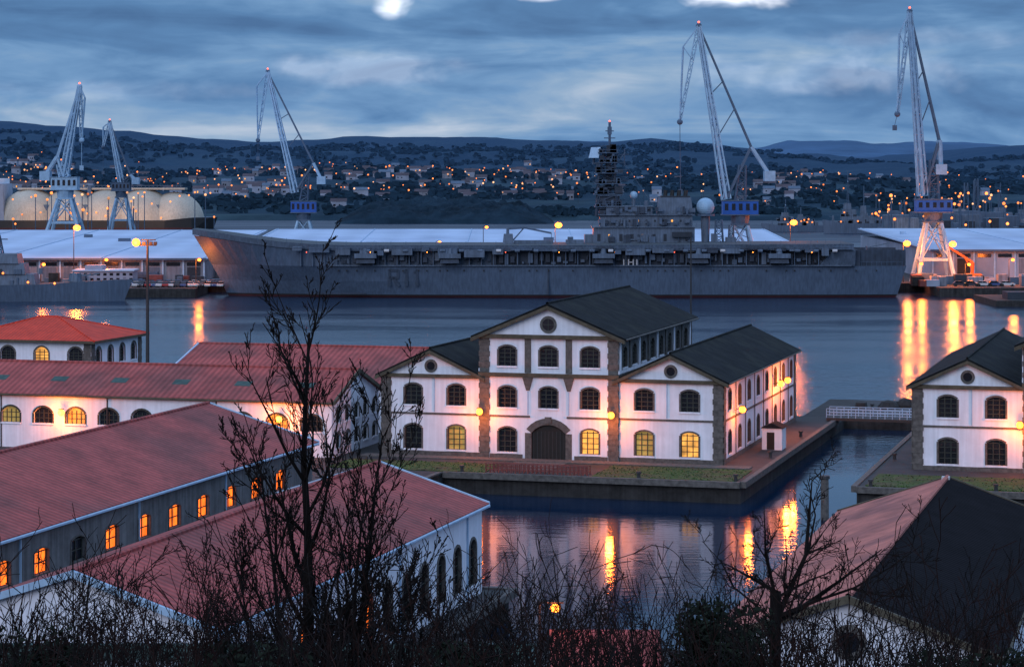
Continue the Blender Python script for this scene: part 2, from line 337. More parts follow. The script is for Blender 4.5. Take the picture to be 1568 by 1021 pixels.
    finish(P,e)
    if lamps:
        wall_lamp(e,(-8.0,-.5,5.3),(0,-1,0),1350,idx=1); wall_lamp(e,(7.7,-.5,5.3),(0,-1,0),1350,idx=2)
        wall_lamp(e,(20.5,6.5,5.6),(1,0,0),1400,idx=3); wall_lamp(e,(20.5,33,6.3),(1,0,0),1900,idx=4); wall_lamp(e,(20.5,38,6.3),(1,0,0),1500,idx=5)
    else: wall_lamp(e,(-8.6,-.2,5.3),(0,-1,0),1350,idx=1)
    return e
arsenal_hall(g(0,0,GZ),{'l01':'litG','c1':'lit','r00':'litG','r01':'lit'})
arsenal_hall(g(62.3,-1.5,GZ)+Vector((.6,3.5,0)),{'l01':'glass'},False)
# ------------------------------------------------------------------ long red-roofed buildings
def long_building(name,a0,a1,b0,b1,ze,zr,axis,roofk,wallk,fr=None,rt=None,verge='verge',ov=.5,oculus=False):
    e=empty(name,g(a0,b0,GZ),-TH); P=parts(); w=a1-a0; l=b1-b0; W,Rf,Wi,T=P['walls'],P['roof'],P['windows'],P['trim']
    ze-=GZ; zr-=GZ
    Ff=Fr((0,0,0),(1,0,0),(0,-1,0)); Fr_=Fr((w,0,0),(0,1,0),(1,0,0)); Fb=Fr((w,l,0),(-1,0,0),(0,1,0)); Fl=Fr((0,l,0),(0,-1,0),(-1,0,0))
    wall(P,Ff,w,0,ze,fr or [],wallk); wall(P,Fr_,l,0,ze,rt or [],wallk); wall(P,Fb,w,0,ze,[],wallk); wall(P,Fl,l,0,ze,[],wallk)
    if axis=='Y':
        for F in (Ff,Fb): W.poly([F.p(0,ze),F.p(w,ze),F.p(w/2,zr-.05)],wallk); rake(T,F,0,w,ze+.32,zr+.32,ov,.45,.35,.6,verge)
        gable(Rf,'Y',0,w,-.35,l+.35,ze,zr,ov,.22,roofk)
        T.tube((w/2,-.4,zr+.25),(w/2,l+.4,zr+.25),.18,.18,roofk if isinstance(roofk,str) else roofk[0],6)
        sl=(zr-ze)/(w/2)
        T.tube((w+ov,-.3,ze-sl*ov+.02),(w+ov,l+.3,ze-sl*ov+.02),.13,.13,verge,6)
    else:
        for F in (Fr_,Fl): W.poly([F.p(0,ze),F.p(l,ze),F.p(l/2,zr-.05)],wallk); rake(T,F,0,l,ze+.32,zr+.32,ov,.45,.35,.6,verge)
        gable(Rf,'X',0,l,-.35,w+.35,ze,zr,ov,.22,roofk)
        T.tube((-.4,l/2,zr+.25),(w+.4,l/2,zr+.25),.18,.18,roofk,6)
        sl=(zr-ze)/(l/2); T.tube((-.3,-ov,ze-sl*ov+.02),(w+.3,-ov,ze-sl*ov+.02),.13,.13,verge,6)
    return e,P,(Ff,Fr_)
opsD=[dict(u=98-6.05*i,z=3.55,w=2.35,h=1.85,rise=.25,kind=('glass' if i in(8,) else 'litO'),bars=1,zbars=2,bw=.06,sr=.12,sillk='stone') for i in range(1,16)]
e,P,F=long_building('harbour_workshop',-32.5,-10.4,-150,-49.6,9.2,12.5,'Y','redY','greywall',rt=opsD)
fbox(P['trim'],F[1],0,100,2.2,2.4,0,.1,'stone')
for u in (20,40,60.5,78.6): fbox(P['trim'],F[1],u,u+.12,0,6.6,0,.15,'verge')
finish(P,e)
opsE=[dict(u=51.5-4.1*i,z=1.0,w=1.7,h=3.6,rise=.8,kind=('litO' if i in(6,9) else 'glass'),bars=1,zbars=4,sr=.22,sk='stone',sillk='white',jamb='stone') for i in range(12)]
e,P,F=long_building('boat_store',.2,17.7,-140,-86,9.2,12.0,'Y','redY','white',rt=opsE,fr=[dict(u=4+4.6*i,z=1.6,w=1.8,h=2.8,rise=.6,sr=.2) for i in range(3)])
for i in range(14):
    if i%4==0: fbox(P['trim'],F[1],1.0+4.1*i-.35,1.0+4.1*i-.15,0,6.7,0,.12,'verge')
finish(P,e)
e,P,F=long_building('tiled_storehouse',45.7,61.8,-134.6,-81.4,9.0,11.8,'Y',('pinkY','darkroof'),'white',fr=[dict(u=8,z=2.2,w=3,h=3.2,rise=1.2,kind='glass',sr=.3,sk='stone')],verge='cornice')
disc(P['trim'],F[0],8.05,7.2,.6,1.0,.12,'stone'); disc(P['trim'],F[0],8.05,7.2,0,.6,.05,'glass')
P['trim'].box(7.7,8.3,52.6,53.2,9.5,9.95,'markW'); finish(P,e)
opsB=[dict(u=75-24.5-2.5-4.3*i,z=3.0,w=2.4,h=1.9,rise=.7,kind=('litG' if i in(1,3,7,9,10) else 'glass'),bars=3,zbars=2,sr=.22,sk='wframe',sillk='white') for i in range(11)]
opsBr=[dict(u=2.2+3.2*i,z=z,w=1.5,h=1.7,rise=.4,kind='glass',sr=.2) for i in range(5) for z in(1.0,3.9)]
e,P,F=long_building('ropewalk_building',-75,-24.5,-6,10.5,8.7,11.6,'X','redX','white',fr=opsB,rt=opsBr,verge='cornice')
for u in (8,22,36,47.5): fbox(P['trim'],F[0],u,u+.12,0,6.2,0,.14,'iron')
for i in range(6): P['roof'].hexa([( 5+8*i,3,7.6+.02),(7+8*i,3,7.62),(7+8*i,4.3,8.08),(5+8*i,4.3,8.08),(5+8*i,3,7.8),(7+8*i,3,7.8),(7+8*i,4.3,8.26),(5+8*i,4.3,8.26)],'greenp')
finish(P,e)
wall_lamp(e,(16.5,-.1,4.3),(0,-1,0),1900,'lampW',idx=1); wall_lamp(e,(44.3,-.1,4.3),(0,-1,0),1900,'lampW',idx=2)
e,P,F=long_building('ropewalk_annex',-58,-22.5,21,47,8.0,11.8,'X','redX','white',fr=[dict(u=4+5*i,z=2,w=1.8,h=2.4,rise=.4) for i in range(6)])
for x in (8,15,23): P['roof'].box(x,x+1.2,6,8,7.0,7.75,'greenp')
finish(P,e)
def pavilion():
    e=empty('hip_roof_pavilion',g(-112,66,GZ),-TH); P=parts(); w,l,h=22,18,7.3
    Ff=Fr((0,0,0),(1,0,0),(0,-1,0)); Fs=Fr((w,0,0),(0,1,0),(1,0,0))
    wall(P,Ff,w,0,h,[dict(u=2.3+5.7*i,z=3.6,w=2.3,h=2.6,rise=.8,kind='lit' if i==2 else 'glass',sr=.25) for i in range(4)])
    wall(P,Fs,l,0,h,[dict(u=2.6+4.2*i,z=3.4,w=1.7,h=2.7,rise=.7,kind='glass',sr=.25) for i in range(4)])
    wall(P,Fr((w,l,0),(-1,0,0),(0,1,0)),w,0,h,[]); wall(P,Fr((0,l,0),(0,-1,0),(-1,0,0)),l,0,h,[])
    for F_,u in ((Ff,.6),(Ff,w-.6),(Fs,.6),(Fs,l-.6)): quoin(P['trim'],F_,u,1.1,0,h-.4)
    o=1.0; c=[(-o,-o,h),(w+o,-o,h),(w+o,l+o,h),(-o,l+o,h)]; r=[(9,l/2,10.3),(12,l/2,10.3)]
    R_=P['roof']; R_.poly([c[0],c[1],r[1],r[0]],'redB'); R_.poly([c[1],c[2],r[1]],'redB'); R_.poly([c[2],c[3],r[0],r[1]],'redB'); R_.poly([c[3],c[0],r[0]],'redB')
    P['trim'].box(-o,w+o,-o,l+o,h-.4,h-.02,'cornice')
    for a,b in ((c[1],r[1]),(c[0],r[0]),(r[0],r[1]),(c[2],r[1])): P['trim'].beam(a,b,.25,'redB')
    finish(P,e)
pavilion()
# ------------------------------------------------------------------ ground, quays
gm=MB()
def slab(a0,a1,b0,b1,k='paving',z=GZ):
    gm.box(a0,a1,b0,b1,-3,z,'quay'); gm.poly([(a0,b0,z+.006),(a1,b0,z+.006),(a1,b1,z+.006),(a0,b1,z+.006)],k)
slab(-260,-8,-84.5,-15); slab(-260,19.5,-290,-84.5); slab(-260,25.2,-15,56); slab(-260,-80,56,96); slab(19.5,160,-290,-104); slab(37.6,160,-15,56)
slab(44,160,-104,-80)
slab(25.2,35,62,84,'paving',1.9)
gm.box(20,25.2,56,84,-3,1.9,'quay')
for a0,a1,b0,b1 in ((-8.6,-8,-84,-15.6),(-8,25.2,-15.6,-15),(25.2,25.8,-15,56),(37.0,37.6,-15,56),(37.6,160,-15.6,-15),(-8,19.5,-84.5,-83.9),(19.5,20.1,-104,-84),(43.4,44,-104,-79.4),(44,160,-80,-79.4)): gm.box(a0,a1,b0,b1,1.7,GZ+.16,'stone')
gm.obj('arsenal_ground',None,G0,-TH)
gr=MB()
def lawn(a0,a1,b0,b1): gr.box(a0,a1,b0,b1,GZ+.008,GZ+.09,'grass')
lawn(8.6,24.5,-14.2,-4.2); lawn(-22,-3.6,-14.2,-6.5); lawn(38.4,90,-14.2,-3.5)
rg=random.Random(77)
for i in range(2200):
    a,b=rg.choice([(rg.uniform(8.6,24.5),rg.uniform(-14.2,-4.2)),(rg.uniform(-22,-3.6),rg.uniform(-14.2,-6.5)),(rg.uniform(38.4,70),rg.uniform(-14.2,-3.5)),(rg.uniform(38.4,70),rg.uniform(-14.3,-13.5))])
    h=rg.uniform(.05,.16); w_=rg.uniform(.04,.14); gr.poly([(a-w_,b,GZ+.08),(a+w_,b,GZ+.08),(a+rg.uniform(-.1,.1),b+rg.uniform(-.1,.1),GZ+.08+h)],'grass')
gr.obj('grass_lawn',None,G0,-TH)
pv=MB(); pv.box(-3,3.0,-11.0,-3.45,GZ+.01,GZ+.05,'stone'); pv.box(-22,24,-3.4,-1,GZ+.02,GZ+.12,'stone'); pv.obj('pavement',None,G0,-TH)
def railing(name,p0,p1,n,h,k,rails=3,r=.04,panel=False):
    mb=MB(); p0=Vector(p0); p1=Vector(p1)
    for i in range(n+1): q=p0.lerp(p1,i/n); mb.tube(q,q+Vector((0,0,h)),r*1.4,r*1.4,k,5)
    for j in range(rails): d=Vector((0,0,h*(j+1)/rails)); mb.tube(p0+d,p1+d,r,r,k,5)
    return mb.obj(name)
railing('quay_railing',g(-3.3,-14.5,GZ+.15),g(8.2,-14.5,GZ+.15),24,.95,'redrail',3,.06)
railing('quay_railing',g(-3.1,-12.4,GZ+.01),g(8.0,-12.4,GZ+.01),24,.95,'redrail',3,.045)
fb=MB()
a0,a1,b=24.5,40,50.5
fb.box(a0,a1,b,b+3,GZ+.1,GZ+.45,'iron')
for bb in (b+.1,b+2.9):
    for i in range(17): a=a0+(a1-a0)*i/16; fb.tube((a,bb,GZ+.45),(a,bb,GZ+1.65),.06,.06,'verge',5)
    for z in (.85,1.25,1.65): fb.tube((a0,bb,GZ+z),(a1,bb,GZ+z),.05,.05,'verge',5)
fb.obj('footbridge',None,G0,-TH)
kb=MB(); kb.box(22.0,24.4,16,19,GZ+.01,GZ+2.6,'white'); kb.prism([(21.8,15.8,GZ+2.6),(24.6,15.8,GZ+2.6),(23.2,15.8,GZ+3.2)],(0,3.4,0),'slate'); kb.box(22.6,23.5,15.93,15.99,GZ+.05,GZ+2.1,'wood'); kb.obj('quay_kiosk',None,G0,-TH)
def bollard(a,b,z=GZ):
    mb=MB(); mb.tube((0,0,0),(0,0,.55),.22,.18,'iron',8,True); mb.tube((0,0,.55),(0,0,.75),.32,.28,'iron',8,True); mb.obj('mooring_bollard',None,g(a,b,z+.1))
for a,b in ((24.5,-14),(14,-14.7),(-6,-14.7),(39,-14.5),(52,-14.5),(24.4,8),(24.4,30),(38.5,10)): bollard(a,b)
for a,b in ((34,66),(28,70),(31,75)): bollard(a,b,1.9)
pb=MB(); pb.ball((30,72,1.9),1.6,'quay',9,5,.8); pb.ball((32.2,73.5,1.9),1.3,'quay',8,5,1.2); pb.box(26.3,28,64,66,1.9,3.4,'quay',.2,.2); pb.obj('rubble_pile',None,G0,-TH)
mp=MB(); mp.tube((35.6,-24,-2),(35.6,-24,4.2),.45,.4,'stone',8,True); mp.tube((35.6,-24,4.2),(35.6,-24,4.5),.55,.5,'iron',8,True); mp.obj('mooring_pile',None,G0,-TH)
# ------------------------------------------------------------------ water
def water_mat():
    m=bpy.data.materials.new('water'); m.use_nodes=True; nt=m.node_tree; L=nt.links; b=nt.nodes['Principled BSDF']
    b.inputs['Base Color'].default_value=(.004,.018,.045,1); b.inputs['IOR'].default_value=1.333
    tc=nd(nt,'ShaderNodeTexCoord')
    mp=nd(nt,'ShaderNodeMapping'); mp.inputs['Scale'].default_value=(.45,.95,1); L.new(tc.outputs['Object'],mp.inputs['Vector'])
    n=nd(nt,'ShaderNodeTexNoise'); n.inputs['Scale'].default_value=.9; n.inputs['Detail'].default_value=4; n.inputs['Roughness'].default_value=.55; L.new(mp.outputs['Vector'],n.inputs['Vector'])
    p=nd(nt,'ShaderNodeTexNoise'); p.inputs['Scale'].default_value=.02; p.inputs['Detail'].default_value=4
    mp2=nd(nt,'ShaderNodeMapping'); mp2.inputs['Scale'].default_value=(.5,2.2,1); L.new(tc.outputs['Object'],mp2.inputs['Vector']); L.new(mp2.outputs['Vector'],p.inputs['Vector'])
    pr=nd(nt,'ShaderNodeMapRange'); pr.inputs['From Min'].default_value=.40; pr.inputs['From Max'].default_value=.60; pr.inputs['To Min'].default_value=.35; pr.inputs['To Max'].default_value=1.; L.new(p.outputs['Fac'],pr.inputs['Value'])
    sp=nd(nt,'ShaderNodeSeparateXYZ'); L.new(tc.outputs['Object'],sp.inputs[0])
    def rng(a,c,d,e_):
        y=nd(nt,'ShaderNodeMapRange'); y.inputs['From Min'].default_value=a; y.inputs['From Max'].default_value=c; y.inputs['To Min'].default_value=d; y.inputs['To Max'].default_value=e_; L.new(sp.outputs['Y'],y.inputs['Value']); return y.outputs['Result']
    mu=nd(nt,'ShaderNodeMath',operation='MULTIPLY'); L.new(pr.outputs['Result'],mu.inputs[0]); L.new(rng(262,360,.13,.9),mu.inputs[1])
    # sheltered basin is still, its reflections dimmed by lowered specular; the open harbour is wind-ruffled, the bay beyond rougher still
    L.new(rng(255,330,.27,.55),b.inputs['Specular IOR Level'])
    r1=nd(nt,'ShaderNodeMath',operation='MULTIPLY'); L.new(rng(280,480,.05,.17),r1.inputs[0]); L.new(pr.outputs['Result'],r1.inputs[1])
    r2=nd(nt,'ShaderNodeMath',operation='ADD'); L.new(r1.outputs[0],r2.inputs[0]); L.new(rng(700,1200,.03,.42),r2.inputs[1]); L.new(r2.outputs[0],b.inputs['Roughness'])
    bp=nd(nt,'ShaderNodeBump'); bp.inputs['Distance'].default_value=.24
    L.new(mu.outputs[0],bp.inputs['Strength']); L.new(n.outputs['Fac'],bp.inputs['Height']); L.new(bp.outputs['Normal'],b.inputs['Normal'])
    return m
M['water']=water_mat()
wm=MB(); wm.poly([(-9000,-500,0),(9000,-500,0),(9000,15000,0),(-9000,15000,0)],'water'); wm.obj('water')
# ------------------------------------------------------------------ near hillside
hm=MB(); rows=[]
for j in range(60):
    Y=-60+j*3.4; row=[]
    for i in range(60):
        X=-90+i*3.05; z=34.2-.262*max(Y,2); z+=.8*noise.noise(Vector((X*.12,Y*.12,0))); z=max(z,2.0) if Y<136 else 1.5
        if Y<2: z=min(z,34.0)
        row.append((X,Y,z))
    rows.append(row)
hm.grid(rows,'soil'); hm.obj('hillside_terrain',smooth=True)
def hz(X,Y): return 34.2-.262*max(Y,2)
# ------------------------------------------------------------------ aircraft carrier
def deckz(x):
    pts=[(-88.6,18.7),(-80,17.6),(-72,16.4),(-64,15.4),(-55,14.75),(-45,14.45),(0,14.4),(94,14.8)]
    if x<=pts[0][0]: return pts[0][1]
    for (a,b),(c,d) in zip(pts,pts[1:]):
        if x<=c: return b+(d-b)*(x-a)/(c-a)
    return pts[-1][1]
def deckw(x):
    pts=[(-88.6,5.0),(-84,8),(-70,11),(-55,13.2),(-30,14),(200,14)]
    if x<=pts[0][0]: return pts[0][1]
    for (a,b),(c,d) in zip(pts,pts[1:]):
        if x<=c: return b+(d-b)*(x-a)/(c-a)
    return 14
def carrier():
    e=empty('aircraft_carrier',(0,675,0)); H=MB()
    def hb(t,B,tb):
        f=1-(1-min(1,t/tb))**2.2; s=1-.18*max(0,(t-.8)/.2)**2; return B*f*s
    def level(z,B,tb,xs,xe,N=60):
        return [(xs+(xe-xs)*(i/N)**1.3, hb((i/N)**1.3,B,tb), z) for i in range(N+1)]
    lv=[level(-1.5,9.5,.40,-78,105),level(.45,10.6,.36,-79.3,106),level(.8,10.7,.36,-79.6,106.2),level(4.5,11.4,.28,-81.5,107.3),level(8.7,12.2,.2,-83.8,108.5)]
    for s in (-1,1):
        for a in range(4):
            H.grid([[ (x,s*y,z) for x,y,z in lv[a]],[(x,s*y,z) for x,y,z in lv[a+1]]], 'boot' if a==0 else 'black' if a==1 else 'hull')
        top=[]; lo=[]
        for i,(x,y,z) in enumerate(lv[4]):
            k=min(1,max(0,(x+52)/14)); xt=x+(-88.2-x)*max(0,1-(i/9.)) if i<9 else x
            yt=deckw(xt)*.93; yt=yt*(1-k)+(y-1.3)*k; lo.append((x,s*(y*(1-k)+(y-1.3)*k),8.7)); top.append((xt,s*yt,deckz(xt)-1.7))
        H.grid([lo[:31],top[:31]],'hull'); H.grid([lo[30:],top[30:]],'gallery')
    for a in range(4):
        p,q=lv[a][-1],lv[a+1][-1]; H.poly([(p[0],-p[1],p[2]),(p[0],p[1],p[2]),(q[0],q[1],q[2]),(q[0],-q[1],q[2])],'hull')
    mid=lv[4]; H.poly([(x,-y,8.68) for x,y,z in mid]+[(x,y,8.68) for x,y,z in mid[::-1]],'deck')
    H.obj('hull',e)
    D=MB(); xs=[-88.6,-87,-84,-80,-76,-72,-68,-64,-60,-55,-50,-45,-30,-10,0,20,40,60,80,90,93.5]
    for s0,s1 in zip(xs,xs[1:]):
        w0,w1,z0,z1=deckw(s0),deckw(s1),deckz(s0),deckz(s1)
        D.hexa([(s0,-w0*.96,z0-1.6),(s1,-w1*.96,z1-1.6),(s1,w1*.96,z1-1.6),(s0,w0*.96,z0-1.6),(s0,-w0,z0),(s1,-w1,z1),(s1,w1,z1),(s0,w0,z0)],'hull2')
        D.poly([(s0,-w0+.3,z0+.02),(s1,-w1+.3,z1+.02),(s1,w1-.3,z1+.02),(s0,w0-.3,z0+.02)],'deck')
    D.obj('flight_deck',e)
    K=MB(); r=random.Random(3)
    x=-60
    while x<92:
        w=r.uniform(1.5,6); zt=deckz(x)-r.uniform(.2,1.6); h=r.uniform(.5,2.2); d=r.uniform(.3,1.3)
        K.box(x,x+w,-14-d,-13.2,zt-h,zt,r.choice(['hull2','hull2','gallery','hull'])); x+=w+r.uniform(.2,3)
    for i in range(90):
        x=-50+i*1.6; z0=9+r.uniform(0,1.5); K.box(x,x+r.uniform(.3,1.4),-12.4,-10.8,z0,r.uniform(z0+.5,12.8),r.choice(['hull2','gallery','hull','dkgrey','gallery']))
    for i in range(46): x=-58+i*3.3; K.box(x,x+.25,-12.6,-11,8.7,12.9,'hull')
    for i in range(50): x=-60+i*3.05; K.beam((x,-13.4,deckz(x)-1.2),(x,-15.2,deckz(x)-.5),.1,'hull2')
    K.box(-60,92,-15.3,-15.2,13.85,13.95,'hull2'); K.box(-50,93,-12.9,-12.0,8.72,9.0,'hull2')
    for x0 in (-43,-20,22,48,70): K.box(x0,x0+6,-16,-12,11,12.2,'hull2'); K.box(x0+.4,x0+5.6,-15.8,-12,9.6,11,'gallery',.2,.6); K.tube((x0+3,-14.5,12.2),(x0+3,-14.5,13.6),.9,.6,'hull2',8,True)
    for i in range(26): x=-40+i*5.1; K.tube((x,-14.9,13),(x+1.3,-14.9,13),.42,.42,'markW' if i%6==1 else 'hull2',7,True)
    for i in range(40):
        x=-70+i*4.1; K.beam((x,-deckw(x)+.2,deckz(x)),(x,-deckw(x)+.2,deckz(x)+1.1),.06,'craned')
    for i in range(30):
        x=r.uniform(94,106); K.box(x,x+r.uniform(.5,2.),r.uniform(-9,-3),r.uniform(-2,4),8.7,8.7+r.uniform(.6,3.5),r.choice(['hull2','dkgrey','hull','hull2']))
    K.beam((98,-6,8.7),(98,-6,14),.4,'hull2'); K.beam((98,-6,13.5),(104.5,-8,15),.3,'hull2'); K.box(93.2,95.6,-11,11,8.7,13,'gallery')
    K.hexa([(84,-12.2,8.7),(94,-12.2,8.7),(94,-11,8.7),(84,-11,8.7),(88,-14,13),(94,-14,13),(94,-11,13),(88,-11,13)],'hull2')
    for i in range(9): K.beam((96+i*1.4,-10.6,8.7),(96+i*1.4,-10.6,9.8),.07,'craned')
    K.beam((95.5,-10.6,9.8),(107.5,-10.4,9.8),.07,'craned')
    for i in range(9): K.ball((-55+i*17+r.uniform(-4,4),-15,12.6),.13,'lampW' if i%3 else 'lampR',6,4)
    for i in range(60):
        x=-48+i*2.5+r.uniform(-.6,.6)
        if r.random()<.6: K.box(x,x+.35,-12.33,-11.5,7.3,7.65,'black')
    K.box(9.8,10.1,-12.1,-11,1,8,'gallery'); K.box(-56,-40,-12.15,-11,1,1.35,'gallery')
    K.obj('deck_edge_fittings',e)
    Nn=MB()
    def bar(x0,z0,x1,z1,w=.7,k='mark',yy=None):
        a=Vector((x0,0,z0)); b=Vector((x1,0,z1)); d=(b-a).normalized(); n=Vector((-d.z,0,d.x))*w/2; yb=yy if yy else -12.05; sl=lambda z: yb+ (8.7-z)*.12
        Nn.hexa([(p.x,sl(p.z)+o,p.z) for o in(0,-.25) for p in (a-n,a+n,b+n,b-n)],k)
    X0=-33.6
    bar(X0,3.2,X0,7.8); bar(X0,7.5,X0+2.4,7.5); bar(X0+2.4,7.6,X0+2.4,5.6); bar(X0,5.5,X0+2.6,5.5); bar(X0+.9,5.5,X0+2.7,3.2)
    bar(X0+4.7,3.2,X0+4.7,7.8); bar(X0+3.8,6.9,X0+4.7,7.7,.5); bar(X0+7.6,3.2,X0+7.6,7.8); bar(X0+6.7,6.9,X0+7.6,7.7,.5)
    for i,dx in enumerate((0,1.3,2.6,3.6)): bar(30.6+dx,9.0,30.6+dx,10.6,.3,'markW',-12.6)
    bar(31.9,9.8,33.2,9.8,.25,'markW',-12.6)
    Nn.obj('hull_number',e)
    I=MB(); y0,y1=5,13
    I.box(22.9,51.4,y0,y1,14.4,19.0,'hull2'); I.box(24.8,50.8,y0+.6,y1-.6,19,22.4,'hull2'); I.box(26.5,39.5,y0+.2,y1-.8,22.4,24.6,'hull2'); I.box(26.3,39.8,y0-.3,y1-.4,24.6,24.9,'hull2')
    I.box(22.5,52,y0-.6,y1+.3,18.8,19.05,'hull2'); I.box(24.2,51.4,y0-.1,y1,22.2,22.42,'hull2'); I.box(24.6,30.6,y0+1,y1-1,22.4,27.6,'gallery',.3,.3); I.box(24.2,31,y0+.6,y1-.6,27.6,27.85,'craned')
    I.box(41.0,51,y0+1,y1-1,22.4,27.2,'hull2',.5,.6); I.box(42.0,50.2,y0+1.8,y1-2,27.2,27.7,'dkgrey')
    for i in range(4): I.tube((43.3+i*1.9,9,27.4),(43.5+i*1.9,9,29.3),.65,.55,'black',8,True)
    for x in (31.2,32.5,33.7,35.3,36.9,38.1): I.box(x,x+.9,y0+.12,y0+.3,23.3,24.1,'glass')
    for i in range(9):
        x=24+i*3.1
        if i%3!=1: I.box(x,x+.9,y0-.06,y0+.2,15,17,'dkgrey')
        else: I.box(x,x+.5,y0-.06,y0+.2,16.4,16.9,'lit')
    for i in range(10): x=25.6+i*2.4; I.box(x,x+.5,y0+.5,y0+.8,20.4,21.0,'dkgrey' if i%4 else 'lit')
    I.box(33,38,y0-.5,y0,15.3,15.6,'hull2'); I.box(45,50.5,y0-1.6,y0,16.2,17.6,'dkgrey'); I.box(20.5,23,y0+1,y1-1,14.4,16.8,'hull2')
    rr=random.Random(5)
    for i in range(60):
        x=rr.uniform(24,50); z=rr.choice([14.4,19,22.4]); I.box(x,x+rr.uniform(.4,1.8),y0-rr.uniform(.1,.8),y0+.3,z+rr.uniform(.0,1.2),z+rr.uniform(1.4,2.6),rr.choice(['hull2','hull','gallery']))
    for z,xa,xb in ((19.05,22.6,51.8),(22.42,24.3,51.2),(24.9,26.4,39.7)):
        I.beam((xa,y0-.5,z+1.05),(xb,y0-.5,z+1.05),.06,'craned')
        for i in range(16): xx=xa+(xb-xa)*i/15; I.beam((xx,y0-.5,z),(xx,y0-.5,z+1.05),.06,'craned')
    mc=(26.8,8.5)
    I.lattice((mc[0],mc[1],22),(mc[0],mc[1],34),6.0,4.4,6,.34,'gallery'); I.lattice((mc[0]+.4,mc[1],34),(mc[0]+.4,mc[1],41),4.4,2.2,4,.28,'gallery')
    I.tube((mc[0]+.3,mc[1],27),(mc[0]+.6,mc[1],41),1.1,.6,'gallery',8,True)
    for z,w in ((24.5,4.4),(28,4.6),(31,4.2),(34,4.4),(37,3.0),(39.7,3.2)):
        I.box(mc[0]-w*.8,mc[0]+w,mc[1]-w*.7,mc[1]+w*.7,z,z+.35,'craned')
        I.beam((mc[0]-w*.8,mc[1]-w*.7,z+1),(mc[0]+w,mc[1]-w*.7,z+1),.1,'craned')
        for i in range(9): xx=mc[0]+rr.uniform(-w*.8,w*.8); I.box(xx,xx+rr.uniform(.6,1.7),mc[1]-w*.7,mc[1],z+.2,z+rr.uniform(.8,2.6),rr.choice(['craned','gallery','dkgrey']))
    for i in range(20):
        z=rr.uniform(26,42); I.beam((mc[0]-rr.uniform(1,4.5),mc[1]-1,z),(mc[0]+rr.uniform(1,6.5),mc[1]+1,z+rr.uniform(-.8,.8)),.22,'craned')
    I.beam((27.6,8.5,40),(27.6,8.5,48.6),.5,'craned'); I.beam((26.0,8.5,44),(29.2,8.5,44),.28,'craned'); I.beam((26.4,8.5,46),(28.8,8.5,46),.28,'craned'); I.box(27.0,28.2,8.1,8.9,45,47.2,'craned'); I.ball((27.6,8.5,48.8),.25,'lampR',6,4)
    I.hexa([(21.6,6.5,38.4),(24.4,6.5,38.4),(24.6,10,38.4),(21.8,10,38.4),(22.4,7.6,41.4),(25.0,7.6,41.4),(25.0,11,41.4),(22.4,11,41.4)],'verge'); I.beam((23,8.5,36.5),(23.2,8.5,39),.5,'craned'); I.beam((23,8.5,36.9),(27,8.5,36.9),.4,'craned')
    I.beam((29,8.5,41),(40,8.5,25),.1,'craned'); I.beam((29,8.5,36),(32,8.5,40),.3,'craned'); I.beam((31.8,8.5,36),(31.8,8.5,41),.2,'craned')
    I.tube((34.4,8.5,24.8),(34.4,8.5,27),.6,.5,'hull2',8,True); I.ball((34.4,8.5,27.9),1.1,'cranel',10,7); I.tube((38,8,24.6),(38,8,26.4),.8,.5,'hull2',8,True)
    I.tube((54.7,9,14.4),(54.7,9,22.2),1.1,1.3,'hull2',10,True); I.tube((54.7,9,22),(54.7,9,22.5),2.6,2.6,'craned',12,True); I.ball((54.7,9,24.6),2.55,'cranel',18,12)
    I.lattice((58.5,9,14.4),(58.5,9,21),2.4,1.6,4,.2,'craned'); I.box(56.4,58,7,10,14.4,17,'hull2'); I.lattice((62,9,14.4),(62,9,19.5),1.5,1.2,4,.18,'hull2'); I.box(60.5,63.2,7,11,14.4,16,'hull2')
    I.obj('island',e)
    C=MB(); C.box(-2.6,.5,-2,2,14.4,17.2,'hull2',.3,.3); C.box(.5,11.5,-1.2,1.2,14.4,15.4,'hull2'); C.tube((-1.2,0,17),(-1.2,0,18.8),.5,.4,'hull2',8,True); C.beam((-1.5,0,18.6),(3.4,0,18.9),.6,'craned'); C.beam((3.4,0,18.9),(11,0,17.4),.5,'craned'); C.beam((.3,0,15.4),(3.2,0,18.7),.35,'craned')
    C.box(15,20,-3,1,14.4,15.6,'hull2'); C.box(15.5,17,-3,0,15.6,16.4,'craned'); C.beam((11,0,17.4),(11,0,15.4),.1,'craned'); C.obj('deck_crane',e)
carrier()
